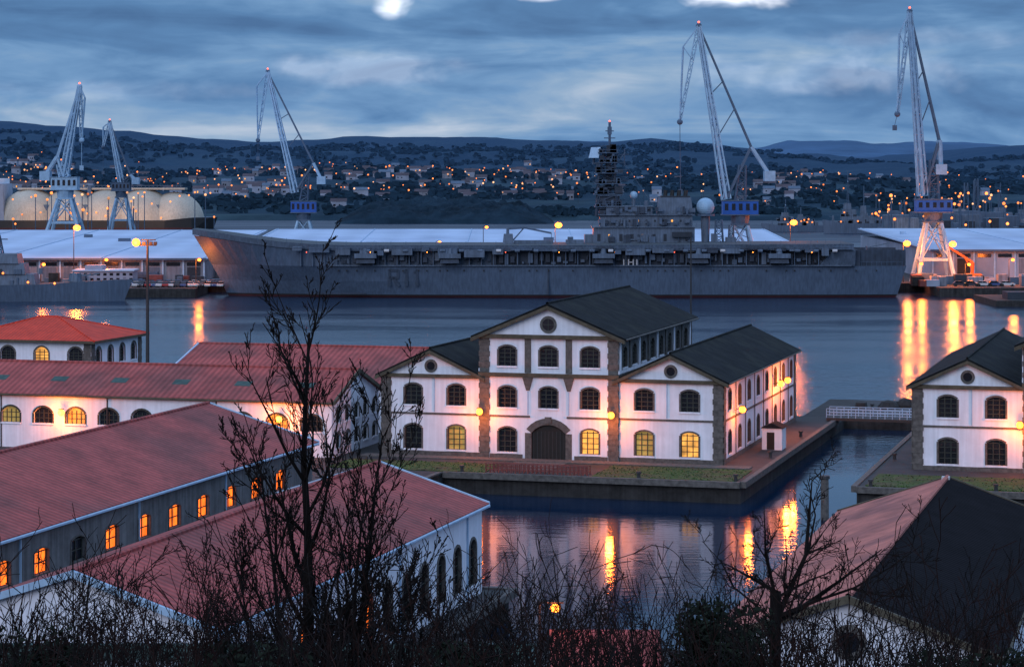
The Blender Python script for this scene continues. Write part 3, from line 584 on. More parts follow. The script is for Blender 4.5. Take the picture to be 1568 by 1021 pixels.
# ------------------------------------------------------------------ shipyard pier and halls
q=MB(); q.box(-420,-87,664,1000,-3,2.5,'quay'); q.box(-87,118,694,1000,-3,2.5,'quay'); q.box(118,420,668,1000,-3,2.5,'quay')
q.poly([(-420,664,2.51),(-87,664,2.51),(-87,1000,2.51),(-420,1000,2.51)],'paving'); q.poly([(118,668,2.51),(420,668,2.51),(420,1000,2.51),(118,1000,2.51)],'paving'); q.obj('shipyard_pier')
def hall(name,x0,x1,y0,y1,z0,z1,wk='whwall'):
    e=empty(name); A=MB(); B=MB()
    A.box(x0,x1,y0+.5,y1,2.5,z0-.1,wk); n=int((x1-x0)/6)
    for i in range(n+1): x=x0+(x1-x0)*i/n; A.box(x-.25,x+.25,y0+.1,y0+.45,2.5,z0-.15,'verge')
    for i in range(n):
        x=x0+(x1-x0)*(i+.5)/n
        if R.random()<.6: A.box(x-1.9,x+1.9,y0+.3,y0+.47,2.5,z0-2.6,R.choice(['dkgrey','black','hull2','whwall']))
        A.box(x-2,x+2,y0+.3,y0+.46,z0-2.2,z0-1.2,'glass')
    A.obj('walls',e)
    B.hexa([(x0-1,y0-1,z0-.35),(x1+1,y0-1,z0-.35),(x1+1,y1,z1-.35),(x0-1,y1,z1-.35),(x0-1,y0-1,z0),(x1+1,y0-1,z0),(x1+1,y1,z1),(x0-1,y1,z1)],'whroof')
    B.box(x0-1,x1+1,y0-1.1,y0-1.005,z0-.5,z0+.1,'craned')
    m=int((x1-x0)/30)
    for i in range(m+1):
        x=x0+(x1-x0)*i/m; B.beam((x,y0-1,z0+.1),(x,y1,z1+.1),.18,'verge')
    for i in range(m*2):
        if R.random()<.35: x=x0+15*i+R.uniform(2,8); t=R.uniform(.1,.9); yy=y0+(y1-y0)*t; B.box(x,x+R.uniform(1.5,4),yy,yy+3,z0+(z1-z0)*t-.1,z0+(z1-z0)*t+1,R.choice(['verge','craned','verge']))
    B.obj('roof',e)
hall('shipyard_hall',-300,-90,706,880,9.2,12.9)
hall('shipyard_hall',-86,92,730,890,9.0,13.0)
hall('shipyard_hall',124,330,712,860,11.5,14.0,'hwall')
ob=MB(); x0,x1=SX(115,690),SX(205,690); ob.box(x0,x1,688,697,2.5,6.2,'hwall'); ob.box(x0-.4,x1+.4,687.5,697.5,6.2,6.6,'verge')
for i in range(9): x=x0+1+i*1.85; ob.box(x,x+.9,687.9,688-.01,3.3,4.3,'glass'); ob.box(x,x+.9,687.9,688-.01,5,5.7,'glass')
ob.box(x0+3,x0+8,689,695,6.6,7.8,'hwall'); ob.obj('quay_office')
def car_mesh(k):
    mb=MB(); pr=[(-2.1,.35),(2.1,.35),(2.15,.8),(1.3,.95),(-2.0,.98),(-2.15,.7)]; mb.prism([(x,-.85,z) for x,z in pr],(0,1.7,0),k)
    pr=[(-1.75,.97),(1.0,.95),(.35,1.45),(-1.3,1.48)]; mb.prism([(x,-.72,z) for x,z in pr],(0,1.44,0),'glass'); mb.box(-1.25,.32,-.7,.7,1.49,1.53,k)
    for x in (-1.3,1.35):
        for y in (-.89,.68): mb.tube((x,y,.33),(x,y+.21,.33),.33,.33,'tyre',10,True)
    mb.box(2.16,2.19,-.7,-.4,.6,.75,'markW'); mb.box(2.16,2.19,.4,.7,.6,.75,'markW'); mb.box(-.5,-.44,-.735,.735,.99,1.45,k)
    o=mb.obj('parked_car'); return o
cars=[car_mesh(k) for k in('carA','carB','carC','carD')]; cp=[]
for i in range(15): cp.append((SX(208+i*9.3,672),672+R.uniform(-.3,.3),R.choice([0,0,1,2,3])))
for i in range(10): cp.append((SX(205+i*13.3,682),682+R.uniform(-.5,.5),R.choice([0,0,1,2,3])))
for i in range(5): cp.append((SX(1470+i*18,676),676,R.choice([0,1,3])))
for j,(x,y,c) in enumerate(cp):
    if j<4: o=cars[j]
    else: o=bpy.data.objects.new('parked_car',cars[c].data); sc.collection.objects.link(o)
    o.location=(x,y,2.52); o.rotation_euler=(0,0,math.pi/2+R.uniform(-.15,.15)+(math.pi if R.random()<.5 else 0)) if j<25 else (0,0,0)
def street_lamp(u,v,Y,gz,P=0,k='lampO',r=.55,double=False,name='street_lamp'):
    p=S(u,v,Y); e=empty(name,(p.x,p.y,gz)); mb=MB(); h=p.z-gz
    mb.tube((0,0,0),(0,0,h+.3),.16,.09,'iron',6); mb.beam((0,0,h+.3),(1.0,-.4,h+.45),.1,'iron'); mb.box(.5,1.5,-.75,-.15,h+.72*r+.1,h+.72*r+.2,'iron'); mb.obj('pole',e)
    l=MB(); l.ball((1.0,-.45,h+.02),r,k,10,6,.75); l.obj('lamp_head',e)
    if P: point('lamp_light',(1.0,-1.3-r,h-.4),P,e,r=.8)
for a in ((113,349,700,2.5,16000),(850,345,722,2.5,9000),(1210,341,722,2.5,9000),(1453,374,690,2.5,16000),(1383,373,700,2.5,11000),(740,348,720,2.5,0),(300,398,672,2.5,3600),(158,398,700,2.5,2200),(62,405,672,2.5,3000),(1478,405,690,2.5,5000),(1545,398,690,2.5,4000),(1405,404,692,2.5,5000),(668,371,724,2.5,0)):
    street_lamp(*a,r=1.1 if a[4]>7000 else .5)
def flood_mast(u,vt,Y,on):
    p=S(u,vt,Y); e=empty('floodlight_mast',(p.x,p.y,GZ)); mb=MB(); h=p.z-GZ
    mb.tube((0,0,0),(0,0,h),.32,.16,'iron',8,True); mb.box(-1.3,1.3,-.1,.1,h-.9,h-.75,'iron'); mb.box(-1.0,1.2,-.1,.1,h-.1,h+.05,'iron')
    for x in (-1.2,-.5,.5,1.15): mb.box(x-.25,x+.25,-.35,.05,h-.75,h-.3,'iron')
    mb.obj('pole',e)
    if on: l=MB(); l.ball((-1.6,-.5,h-.4),.6,'lampO',10,6); l.obj('lamp_head',e); point('lamp_light',(-1.6,-1.5,h-.5),3600,e,r=.5)
flood_mast(226,367,352,True)
pm=MB(); p=S(1058,362,345); pm.tube((0,0,0),(0,0,p.z-GZ),.2,.1,'iron',6); pm.tube((-.5,0,p.z-GZ-2),(.5,0,p.z-GZ-2),.06,.06,'iron',5); pm.obj('flagpole',None,(p.x,p.y,GZ-.2))
# ------------------------------------------------------------------ cranes
def crane(Y,apex,foot,tip,knee,back,cw,house,leg,kc='cranel',kd='craned',gz=2.5,th=1.0,rope=None,legw=None,cab='blue'):
    w=lambda p:S(p[0],p[1],Y); e=empty('harbour_crane',(0,0,0)); J=MB()
    A,Fo,T,Kn,Bk,Cw=map(w,(apex,foot,tip,knee,back,cw)); D=Vector((0,1.6*th,0))
    J.lattice(Fo,A,2.6*th,1.1*th,9,.26*th,kc)
    J.tube(Fo,A,.62*th,.4*th,kc,6)
    for d in (D,-D): J.beam(Fo+d,A+d*.3,.6*th,kc)
    for d in (D*.8,-D*.8):
        J.beam(Bk+d,A+d*.3,.5*th,kd); J.beam(Fo+d,Bk+d,.6*th,kd); J.beam(Bk+d,Cw+d,.9*th,kc); J.beam(A+d*.3,Kn+d*.3,.4*th,kc); J.beam(Kn+d*.3,T,.4*th,kc)
    J.lattice(A,T,1.1*th,.7*th,8,.17*th,kc)
    J.beam(Kn,A.lerp(T,.35),.25*th,kc)
    for t in (.35,.6): J.beam(Fo.lerp(A,t),Bk.lerp(A,t*.9),.3*th,kd)
    rf=w((rope or tip)[0:2]) if rope else T+Vector((0,0,-12)); J.beam(T,rf,.14*th,kd); J.box(rf.x-.6*th,rf.x+.6*th,rf.y-.5,rf.y+.5,rf.z-1.5*th,rf.z,kd)
    J.ball(A+Vector((0,0,1.1*th)),.32*th,'lampR',6,4); J.ball(T,.9*th,kd,8,5); J.ball(A,.9*th,kd,8,5); J.obj('jib',e)
    C=MB(); h=w(house[0]); h2=w(house[1]); C.box(h.x,h2.x,Y-2.6*th,Y+2.6*th,h2.z,h.z,cab); C.box(h.x-.3,h2.x+.3,Y-3*th,Y+3*th,h2.z-.35,h2.z-.01,kd)
    C.box(h.x-.2,h2.x+.2,Y-2.8*th,Y+2.8*th,h.z+.01,h.z+.25,kd); n=5
    for i in range(n): x=h.x+(h2.x-h.x)*(i+.25)/n; C.box(x,x+(h2.x-h.x)/n*.5,Y-2.68*th,Y-2.61*th,h2.z+1.2*th,h.z-.7*th,'glass')
    m=(h.x+h2.x)/2; C.lattice((m,Y,h.z),Bk.lerp(Fo,.35),3.0*th,1.8*th,5,.3*th,kd)
    C.box(Cw.x-1.6*th,Cw.x+1.6*th,Y-2*th,Y+2*th,Cw.z-1.8*th,Cw.z+1.2*th,kc); C.obj('machine_house',e)
    P_=MB(); lg=w(leg); wid=legw or 5.5*th
    P_.tube((m,Y,h2.z-3.2*th),(m,Y,h2.z-.4),2.4*th,2.8*th,kd,12,True)
    zt=h2.z-3*th; pz=gz+ (zt-gz)*.38
    for sx in (-1,1):
        for sy in (-1,1):
            P_.tube((m+sx*2*th,Y+sy*2*th,zt),(m+sx*wid,Y+sy*wid,gz),.55*th,.65*th,kc,6)
            P_.beam((m+sx*2*th,Y+sy*2*th,zt),(m-sx*wid*.75,Y+sy*wid*.75,pz),.3*th,kc)
        P_.beam((m+sx*wid*.72,Y-wid*.72,pz),(m+sx*wid*.72,Y+wid*.72,pz),.5*th,kc); P_.beam((m-wid*.72,Y+sx*wid*.72,pz),(m+wid*.72,Y+sx*wid*.72,pz),.7*th,kc)
        P_.box(m+sx*wid-1.8*th,m+sx*wid+1.8*th,Y-wid-1,Y-wid+1,gz,gz+1.4*th,kd)
    P_.box(m-2.6*th,m+2.6*th,Y-2.6*th,Y+2.6*th,zt-.2,zt+.3,kd)
    for z in range(3): P_.beam((m-2*th-wid*.1*z,Y-2.4*th,zt-2*z),(m+2*th+wid*.1*z,Y-2.4*th,zt-2*z-2),.2*th,kd)
    P_.obj('portal_tower',e)
crane(712,(1070,40),(1112,305),(1041,187),(1046,72),(1150,225),(1178,268),((1106,308),(1160,328)),(1125,375),rope=(1042,290))
crane(700,(1393,18),(1413,300),(1374,175),(1377,52),(1438,215),(1440,258),((1402,306),(1456,324)),(1420,430),rope=(1370,192))
crane(930,(410,110),(452,295),(395,215),(393,132),(480,250),(492,275),((446,309),(484,325)),(460,350),th=1.0,rope=(395,240))
crane(1150,(122,133),(98,270),(125,215),(130,150),(88,240),(70,268),((80,272),(120,290)),(110,350),th=1.5,cab='cranel',kd='cranel')
crane(1200,(168,187),(186,280),(158,225),(158,195),(200,268),(208,276),((172,280),(200,292)),(185,350),th=1.1,cab='craned')
oc=MB(); a=S(1490,404,700); oc.beam(S(1488,428,700),S(1490,402,700),.7,'orange'); oc.beam(S(1490,402,700),S(1452,378,700),.6,'orange'); oc.box(a.x-2,a.x+2.5,698,702,2.5,5,'orange',.3,.2); oc.beam(S(1478,396,700),S(1490,415,700),.3,'orange'); oc.tube((a.x-2,697.6,3),(a.x+2.4,697.6,3),.5,.5,'tyre',8,True); oc.obj('mobile_crane')
# ------------------------------------------------------------------ other ships
def warship(name,x0,x1,Y,mast,hh,wl=0,k='hull',seed=1):
    r=random.Random(seed); e=empty(name,(0,Y,0)); L=x1-x0; b=abs(L)*.055; mb=MB(); aL=abs(L)
    xs=[0,.03,.08,.15,.25,.4,.6,.8,.95,1]; B=[.0,.25,.5,.72,.9,1,1,.95,.85,.8]
    f=lambda t,z:(x0+L*t-(L*.03*z/hh if t<.02 else 0))
    def bx(t0,t1,*a): u0,u1=sorted((x0+L*t0,x0+L*t1)); mb.box(u0,u1,*a)
    for s in (-1,1):
        mb.grid([[(f(t,0),s*b*c*.8,-1) for t,c in zip(xs,B)],[(f(t,hh),s*b*max(c,.03),hh+hh*.35*max(0,1-t*3.3)) for t,c in zip(xs,B)]],k)
    mb.grid([[(f(t,hh),s*b*max(c,.03),hh+hh*.35*max(0,1-t*3.3)) for t,c in zip(xs,B)] for s in (-1,1)],'deck'); mb.poly([(x1,-b*.64,-1),(x1,b*.64,-1),(x1,b*.8,hh),(x1,-b*.8,hh)],k)
    z=hh
    for (a,c,h) in ((.25,.78,hh*.7),(.28,.5,hh*.65),(.3,.42,hh*.6)): bx(a,c,-b*.75,b*.75,z,z+h,'hull2',aL*.006,b*.1); z+=h
    bx(.56,.66,-b*.5,b*.5,hh*1.7,hh*2.7,'hull2',aL*.01,.3); bx(.72,.9,-b*.6,b*.6,hh,hh*1.5,'hull2')
    mb.tube((x0+L*.14,0,hh*1.2),(x0+L*.14,0,hh*1.75),b*.4,b*.3,'hull2',8,True); mb.beam((x0+L*.14,0,hh*1.55),(x0+L*.07,0,hh*1.7),aL*.005,'hull2')
    mb.lattice((x0+L*.37,0,z),(x0+L*.37,0,mast*.8),aL*.03,aL*.012,5,aL*.0012+.06,'craned'); mb.beam((x0+L*.37,0,mast*.7),(x0+L*.37,0,mast),.3,'craned'); mb.beam((x0+L*.34,0,mast*.75),(x0+L*.4,0,mast*.75),.3,'craned')
    mb.ball((x0+L*.37,0,mast*.82),aL*.008,'verge',8,6); mb.beam((x0+L*.62,0,hh*2.6),(x0+L*.62,0,mast*.75),.35,'craned')
    for i in range(30): x=x0+L*r.uniform(.2,.9); zz=hh*r.choice([1,1.7]); mb.box(x,x+r.uniform(.5,2.5),-b*.78,-b*.5,zz,zz+r.uniform(.5,2.2),r.choice(['hull2','dkgrey','hull']))
    for i in range(7): mb.ball((x0+L*r.uniform(.15,.9),-b*.85,hh*r.uniform(1.1,2.2)),.2+Y*.00018,'townO',6,4)
    mb.obj('hull_and_superstructure',e)
warship('moored_frigate',SX(188,648),SX(-330,648),648,22,4.3,seed=2)
warship('distant_frigate',SX(1262,1300),SX(1360,1300),1300,34,5.5,seed=4)
warship('patrol_ship',SX(1168,1330),SX(1262,1330),1330,18,3.6,seed=5)
warship('distant_frigate',SX(1385,1280),SX(1500,1280),1280,24,4.5,seed=6)
warship('distant_frigate',SX(1480,1340),SX(1620,1340),1340,27,4.5,seed=9)
def tanker():
    Y=1400; e=empty('lng_tanker',(0,Y,0)); mb=MB(); x0,x1=SX(-160,Y),SX(333,Y); hh=5.2
    xs=[0,.1,.3,.6,.85,.93,.98,1]; B=[.7,.9,1,1,1,.8,.4,.02]; b=19; L=x1-x0
    for s in (-1,1):
        mb.grid([[(x0+L*t-(2.5 if t>.97 else 0),s*b*c,-1) for t,c in zip(xs,B)],[(x0+L*t,s*b*c,hh+(1.5 if t>.9 else 0)) for t,c in zip(xs,B)]],'black')
        mb.grid([[(x0+L*t-(2.5 if t>.97 else 0),s*(b*c+.1),-.5) for t,c in zip(xs,B)],[(x0+L*t-(2 if t>.97 else 0),s*(b*c+.1),.9) for t,c in zip(xs,B)]],'boot')
    mb.grid([[(x0+L*t,s*b*c,hh+(1.5 if t>.9 else 0)) for t,c in zip(xs,B)] for s in(-1,1)],'craned'); mb.obj('hull',e)
    t=MB()
    for u in (48,108,166,220,268):
        X=SX(u,Y); t.ball((X,0,4.2),19.0 if u<260 else 17,'tank',32,10,1.0,True)
    t.obj('spherical_tanks',e,smooth=True)
    d=MB(); d.box(SX(30,Y),SX(285,Y),-6,6,22.6,23.6,'tank')
    for i in range(40): x=SX(45+i*6,Y); d.beam((x,-6,23.6),(x,-6,25),.3,'craned')
    d.beam((SX(45,Y),-6,25),(SX(282,Y),-6,25),.3,'craned'); d.box(SX(134,Y),SX(146,Y),-8,8,8,25,'craned',1.5,1)
    for u in (78,137,193,244): d.box(SX(u,Y)-2,SX(u,Y)+2,-14,-8,5,14,'craned',.5,.5)
    X0,X1=SX(-60,Y),SX(14,Y); d.box(X0,X1,-14,14,5,26,'hwall',1,.5); d.box(X0+2,X1-3,-16,16,26,29,'white'); d.box(X0+4,X0+14,-5,5,29,36,'white',1,1); d.beam((X1-6,0,29),(X1-6,0,38),.6,'white')
    for z in (9,13,17,21):
        for i in range(7): d.box(X0+2+i*3.4,X0+3.6+i*3.4,-14.1,-13.9,z,z+1.4,'glass' if (i+z)%3 else 'lit')
    for i in range(20): d.ball((SX(30+i*14,Y),-19,R.uniform(6,20)),.5,'townO',6,4)
    d.obj('deck_equipment',e)
    for i in range(4): point('deck_light_%d'%i,(SX(60+i*62,Y),-36,10),6500,e,c=(1,.5,.22),r=1.)
tanker()
cl=MB(); r=random.Random(11)
for i in range(70):
    u=r.choice([r.uniform(1395,1590),r.uniform(-20,330)]); Y=r.uniform(674,700) if u>1000 else r.uniform(684,702); x=SX(u,Y); w=r.uniform(1,6); cl.box(x,x+w,Y,Y+3,2.5,2.5+r.uniform(.8,3.2),r.choice(['dkgrey','hull2','whwall','quay','redrail','craned','hwall']))
cl.obj('quay_cargo')
bg=MB(); p=S(1525,466,620); bg.box(p.x,p.x+60,620,650,-1,1.6,'quay'); bg.box(p.x+4,p.x+12,625,632,1.6,3.5,'dkgrey'); bg.obj('work_barge')
# ------------------------------------------------------------------ hills
def interp(t,x):
    if x<=t[0][0]: return t[0][1]
    for (a,b),(c,d) in zip(t,t[1:]):
        if x<=c:
            k=(x-a)/(c-a); return b+(d-b)*k*k*(3-2*k)
    return t[-1][1]
MR=[(-400,176),(-100,180),(0,184),(90,191),(200,199),(260,208),(330,214),(400,218),(480,214),(560,208),(650,210),(740,211),(830,217),(920,221),(1000,217),(1060,223),(1130,230),(1200,238),(1260,236),(1330,243),(1400,238),(1460,230),(1520,225),(1568,223),(1900,214)]
YP=[(1605,0.),(1625,.05),(1900,.17),(2300,.32),(2700,.44),(3150,.7),(3600,1),(3900,.9),(4800,.6)]
def fb(x,y,s,o=5): return noise.fractal(Vector((x*s,y*s,3.1)),.9,2.1,o)
def th(X,Y):
    u=UC+FP*X/3600; hr=SZ(interp(MR,u),3600); k=interp(YP,Y)
    return hr*k+ (fb(X,Y,.0022)*15+fb(X,Y,.012,3)*3.2)*min(1,(Y-1605)/500)*(1-.75*max(0,k-.75)*4 if k>.75 else 1)+(fb(X,Y,.03,2)*2.0 if k>.5 else 0)
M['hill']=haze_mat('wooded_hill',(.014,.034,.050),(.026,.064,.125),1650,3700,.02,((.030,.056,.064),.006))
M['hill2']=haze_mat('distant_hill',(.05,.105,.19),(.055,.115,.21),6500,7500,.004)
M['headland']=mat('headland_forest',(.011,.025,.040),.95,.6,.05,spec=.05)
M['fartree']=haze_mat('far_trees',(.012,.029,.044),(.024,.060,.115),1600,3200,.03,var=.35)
hl=MB(); rows=[]
for j in range(120):
    Y=1605+ (j/119)**1.3*3200; rows.append([(X*(Y/3000+.4),Y,th(X*(Y/3000+.4),Y)) for X in [-1400+i*11 for i in range(255)]])
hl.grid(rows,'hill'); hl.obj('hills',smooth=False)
FR=[(-300,222),(0,218),(400,222),(900,216),(1080,224),(1150,228),(1210,217),(1290,215),(1360,220),(1430,217),(1500,219),(1568,225),(1900,220)]
h2=MB(); rows=[]
for j in range(12):
    k=j/11; Y=6000+1200*k; rows.append([(X,Y,SZ(interp(FR,UC+FP*X/7200),7200)*k**.8+fb(X,Y,.006,4)*4*k+fb(X,0,.02,3)*2*k) for X in [-2600+i*13 for i in range(400)]])
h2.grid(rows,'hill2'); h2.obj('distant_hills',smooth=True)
hd=MB(); rows=[]
xa,xb=SX(515,1560),SX(850,1560)
for j in range(40):
    Y=1510+j*3.4; row=[]
    for i in range(120):
        t=i/119; X=xa+(xb-xa)*t; k=math.sin(math.pi*min(1,j/39*1.))**.5; e_=min(1,(min(t,1-t))*6)**.7; row.append((X,Y,-1+k*e_*(13+5*fb(X,Y,.02)+3.5*fb(X,Y,.12,3))))
    rows.append(row)
hd.grid(rows,'headland'); hd.obj('wooded_headland')
st=MB(); r=random.Random(21)
for i in range(4600):
    Y=r.uniform(1612,3350); X=r.uniform(-370,370)*Y/1600; z=th(X,Y)
    if noise.noise(Vector((X*.006,Y*.006,7)))<-.12 and Y<3000: continue
    w=r.uniform(4,10); h=r.uniform(4,7)
    for j in range(3):
        cx,cy,cz=X+r.uniform(-w,w)*.7,Y+r.uniform(-2,2),z+r.uniform(-1,h*.3); pts=[(cx+w*.5*math.cos(a)*r.uniform(.6,1.1),cy-r.uniform(0,2),cz+h*.4+h*.5*math.sin(a)*r.uniform(.6,1.1)) for a in [k*math.pi/4 for k in range(8)]]
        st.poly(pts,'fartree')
st.obj('far_shore_trees')
tw=MB(); tl=MB(); r=random.Random(31)
cen=[(90,.8,60),(330,.9,60),(420,.7,40),(560,.9,50),(720,1.3,70),(800,1.0,40),(880,.5,40),(1000,.3,50),(1210,.8,40),(1180,.4,40),(1450,.4,80),(30,.5,40)]
n=0
while n<230:
    c=r.choices(cen,[x[1] for x in cen])[0]; u=r.gauss(c[0],c[2]); Y=r.triangular(1680,2900,2000); X=SX(u,Y)
    if 520<u<830 and Y<1800: continue
    z=th(X,Y); w=r.uniform(2.5,6); d=r.uniform(3,5); h=r.uniform(3,5.5); hk='hwall' if r.random()<.85 else 'whwall'
    tw.box(X-w,X+w,Y-d,Y+d,z-3,z+h,hk); tw.prism([(X-w-.4,Y-d-.4,z+h),(X-w-.4,Y+d+.4,z+h),(X-w-.4,Y,z+h+2.2)],(2*w+.8,0,0),'hroof' if r.random()<.8 else 'craned')
    for k in range(r.randint(1,3)): x=X+r.uniform(-w*.7,w*.7); tw.box(x-.5,x+.5,Y-d-.06,Y-d-.02,z+h*.3,z+h*.6,'glass' if r.random()<.9 else 'lit')
    n+=1
tw.obj('hillside_town')
n=0
while n<360:
    c=r.choices(cen,[x[1] for x in cen])[0]; u=r.gauss(c[0],c[2]*1.5) if r.random()<.75 else r.uniform(0,1568); Y=r.triangular(1660,2800,2000); X=SX(u,Y)
    if 520<u<830 and Y<1850: continue
    z=th(X,Y)+r.uniform(5,8); s=r.uniform(.3,.8)*Y/2000; tl.tube((X,Y,z-7),(X,Y,z),.1,.1,'iron',3); tl.ball((X,Y,z),s,r.choice(['townO','townO','townW']) ,6,4); n+=1
tl.obj('town_lights')
sl=MB()
for i in range(100):
    u=r.uniform(1340,1600) if r.random()<.75 else r.uniform(0,330); Y=r.uniform(1150,1330); z=r.uniform(6,24); p=(SX(u,Y),Y,z); sl.tube((p[0],Y,0),p,.25,.2,'craned',4); sl.ball(p,r.uniform(.4,.85),'townO' if r.random()<.8 else 'townW',6,4)
for i in range(50):
    u=r.uniform(1340,1600); Y=r.uniform(1180,1300); x=SX(u,Y); w=r.uniform(3,14); sl.box(x,x+w,Y,Y+8,0,r.uniform(4,14),r.choice(['dkgrey','hull','craned','hull2','whwall']))
for i in range(8):
    x=SX(r.uniform(1345,1600),1260); sl.lattice((x,1260,0),(x,1260,r.uniform(16,30)),3,1.5,5,.3,'craned')
sl.obj('distant_shipyard')
# ------------------------------------------------------------------ bare trees
def branch(mb,p,d,L,r,lv,mx,rg,up=.12,wig=.16,ang=.7,k='bark',nch=(4,6),minr=.007,den=0):
    n=max(3,int(5-lv*.5)) if lv else 9; seg=L/n; wg=wig*(.4 if lv==0 else 1); upl=up if lv else .05
    for i in range(n):
        d=(d+Vector((rg.gauss(0,wg),rg.gauss(0,wg),rg.gauss(0,wg*.6)+upl))).normalized(); q=p+d*seg; r1=max(minr,r*(1-.85*(i+1)/n)); r0=max(minr,r*(1-.85*i/n))
        mb.tube(p,q,r0,r1,k,6 if lv<1 else 4 if lv<2 else 3)
        if lv<mx:
            c=rg.randint(*nch)/n if lv else (rg.randint(nch[0]*2+4,nch[1]*2+8)+den)/n
            cn=int(c)+(rg.random()<c-int(c))
            if i<2 and lv==0: cn=0
            for _ in range(cn):
                t=rg.random(); o=p.lerp(q,t); az=rg.uniform(0,6.283); a=d.orthogonal().normalized(); b=d.cross(a); w_=a*math.cos(az)+b*math.sin(az)
                an=ang*rg.uniform(.6,1.3); nd_=(d*math.cos(an)+w_*math.sin(an)).normalized(); f=(1-i/n*.6)
                branch(mb,o,nd_,L*rg.uniform(.33,.58)*f*(.9 if lv==0 else 1),max(minr,r0*.5),lv+1,mx,rg,up,wig,ang,k,nch,minr)
        p=q
t1=MB(); rg=random.Random(4); xc=SX(488,50)
for (dx,h,ln,rr_,dn) in ((-.15,11.9,-.005,.18,10),(-.3,9.0,-.12,.10,6),(.25,8.8,.11,.10,6),(-.45,7.2,-.26,.085,4),(.4,7.0,.26,.085,4),(.1,9.8,.04,.11,6)):
    branch(t1,Vector((xc+dx,50+rg.uniform(-.3,.3),hz(0,50)-.3)),Vector((ln,rg.uniform(-.06,.06),1)).normalized(),h,rr_,0,4,rg,.14,.11,.60,'bark',(4,5),.0085,dn)
t1.obj('bare_tree')
t2=MB(); rg=random.Random(8); Y=54
b0=Vector((SX(1185,Y),Y,hz(0,Y)-.4)); f0=S(1188,905,Y)
t2.tube(b0,f0,.17,.13,'bark',7)
for (u,v,h,rr_) in ((1235,720,1,.085),(1330,800,1,.08),(1120,860,1,.06),(1385,790,1,.06),(1170,760,1,.06),(1265,850,1,.05),(1080,800,1,.045),(1290,740,1,.05)):
    e_=S(u,v,Y+rg.uniform(-1,1)); d=(e_-f0); branch(t2,f0-Vector((0,0,rg.uniform(0,.7))),(d.normalized()+Vector((0,0,-.1))).normalized(),d.length*1.15,rr_,1,4,rg,.05,.22,.75,'bark',(4,6),.0075)
t2.obj('bare_tree')
rg=random.Random(18)
for (u,Y,h,rr_) in ((30,46,5.4,.06),(140,52,6.6,.06),(250,48,5.6,.06),(640,56,6.6,.06),(760,60,6.6,.06),(1000,58,5.8,.06),(1480,50,4.8,.06),(880,55,5.8,.06),(340,55,7.4,.07),(690,50,5.6,.06),(80,58,6.6,.06),(200,60,7.2,.06),(390,47,5.4,.05),(580,52,6.4,.05)):
    m=MB(); X=SX(u,Y); branch(m,Vector((X,Y,hz(X,Y)-.3)),Vector((rg.uniform(-.2,.2),0,1)).normalized(),h,rr_,0,3,rg,.10,.16,.7,'bark',(5,6),.0085,4); m.obj('bare_sapling')
tk=MB(); rg=random.Random(44)
for i in range(380):
    Y=rg.uniform(36,62); u=rg.uniform(-40,1610); X=SX(u,Y); vtop=rg.uniform(870,990) if u<1000 else rg.uniform(895,1000); z0=hz(X,Y)-.2; h=max(1.4,SZ(vtop,Y)-z0)
    for s in range(rg.randint(3,6)):
        branch(tk,Vector((X+rg.uniform(-.4,.4),Y+rg.uniform(-.4,.4),z0)),Vector((rg.uniform(-.35,.35),rg.uniform(-.3,.3),1)).normalized(),h*rg.uniform(.7,1.1),.03,1,3,rg,.06,.16,.7,'twig' if rg.random()<.45 else 'bark',(3,4),.008)
tk.obj('bramble_thicket')
def bush(u0,u1,vt,Y,n,seed):
    rg=random.Random(seed); mb=MB(); X0,X1=SX(u0,Y),SX(u1,Y); zt=SZ(vt,Y); zb=hz(0,Y)
    cl_=[(rg.uniform(X0+.4,X1-.4),Y+rg.uniform(-1,1),zb+.8+(zt-.5-zb-.8)*rg.random()**.8,rg.uniform(.25,.7)) for _ in range(34)]
    for c in cl_: mb.tube((c[0]*.6+(X0+X1)*.2,Y,zb-.2),(c[0],c[1],c[2]+.6),.05,.012,'bark',4)
    for i in range(n):
        c=rg.choice(cl_); d=Vector((rg.gauss(0,1),rg.gauss(0,1),rg.gauss(0,1))).normalized()*c[3]*rg.uniform(.3,1.3)**.5; p=Vector(c[:3])+d
        a=Vector((rg.gauss(0,1),rg.gauss(0,1),rg.gauss(0,1))).normalized(); b=a.orthogonal().normalized(); L_=rg.uniform(.05,.11); w_=L_*.4
        mb.poly([p-a*L_,p+b*w_,p+a*L_,p-b*w_],'leaf')
    mb.obj('evergreen_shrub')
bush(1010,1205,905,46,9000,3); bush(1380,1600,985,44,6000,4); bush(-30,110,965,44,5000,5); bush(240,470,975,42,6000,6); bush(620,780,975,43,5000,7)
sb=MB(); xa,xb=SX(-60,118),SX(815,118); sb.box(xa,xb,100,118,3,12.0,'greywall'); sb.box(xa-.2,xb+.2,117.6,118.1,12.0,12.75,'greenp'); sb.box(xb-.25,xb+.2,100,117.58,12.0,12.6,'greenp')
for i in range(9): x=xa+4+i*3.2; sb.box(x,x+1.2,108,109.5,12.0,12.7,'whwall')
sb.obj('service_building')
k2=MB(); kx=SX(925,150); k2.box(kx-2.8,kx+2.8,146,153,2.2,5.6,'greywall'); k2.hexa([(kx-3.4,145,5.6),(kx+3.4,145,5.6),(kx+3.4,149.5,7.2),(kx-3.4,149.5,7.2),(kx-3.4,145,5.8),(kx+3.4,145,5.8),(kx+3.4,149.5,7.4),(kx-3.4,149.5,7.4)],'redX'); k2.hexa([(kx-3.4,149.5,7.2),(kx+3.4,149.5,7.2),(kx+3.4,154,5.6),(kx-3.4,154,5.6),(kx-3.4,149.5,7.4),(kx+3.4,149.5,7.4),(kx+3.4,154,5.8),(kx-3.4,154,5.8)],'redX'); k2.obj('guard_hut')
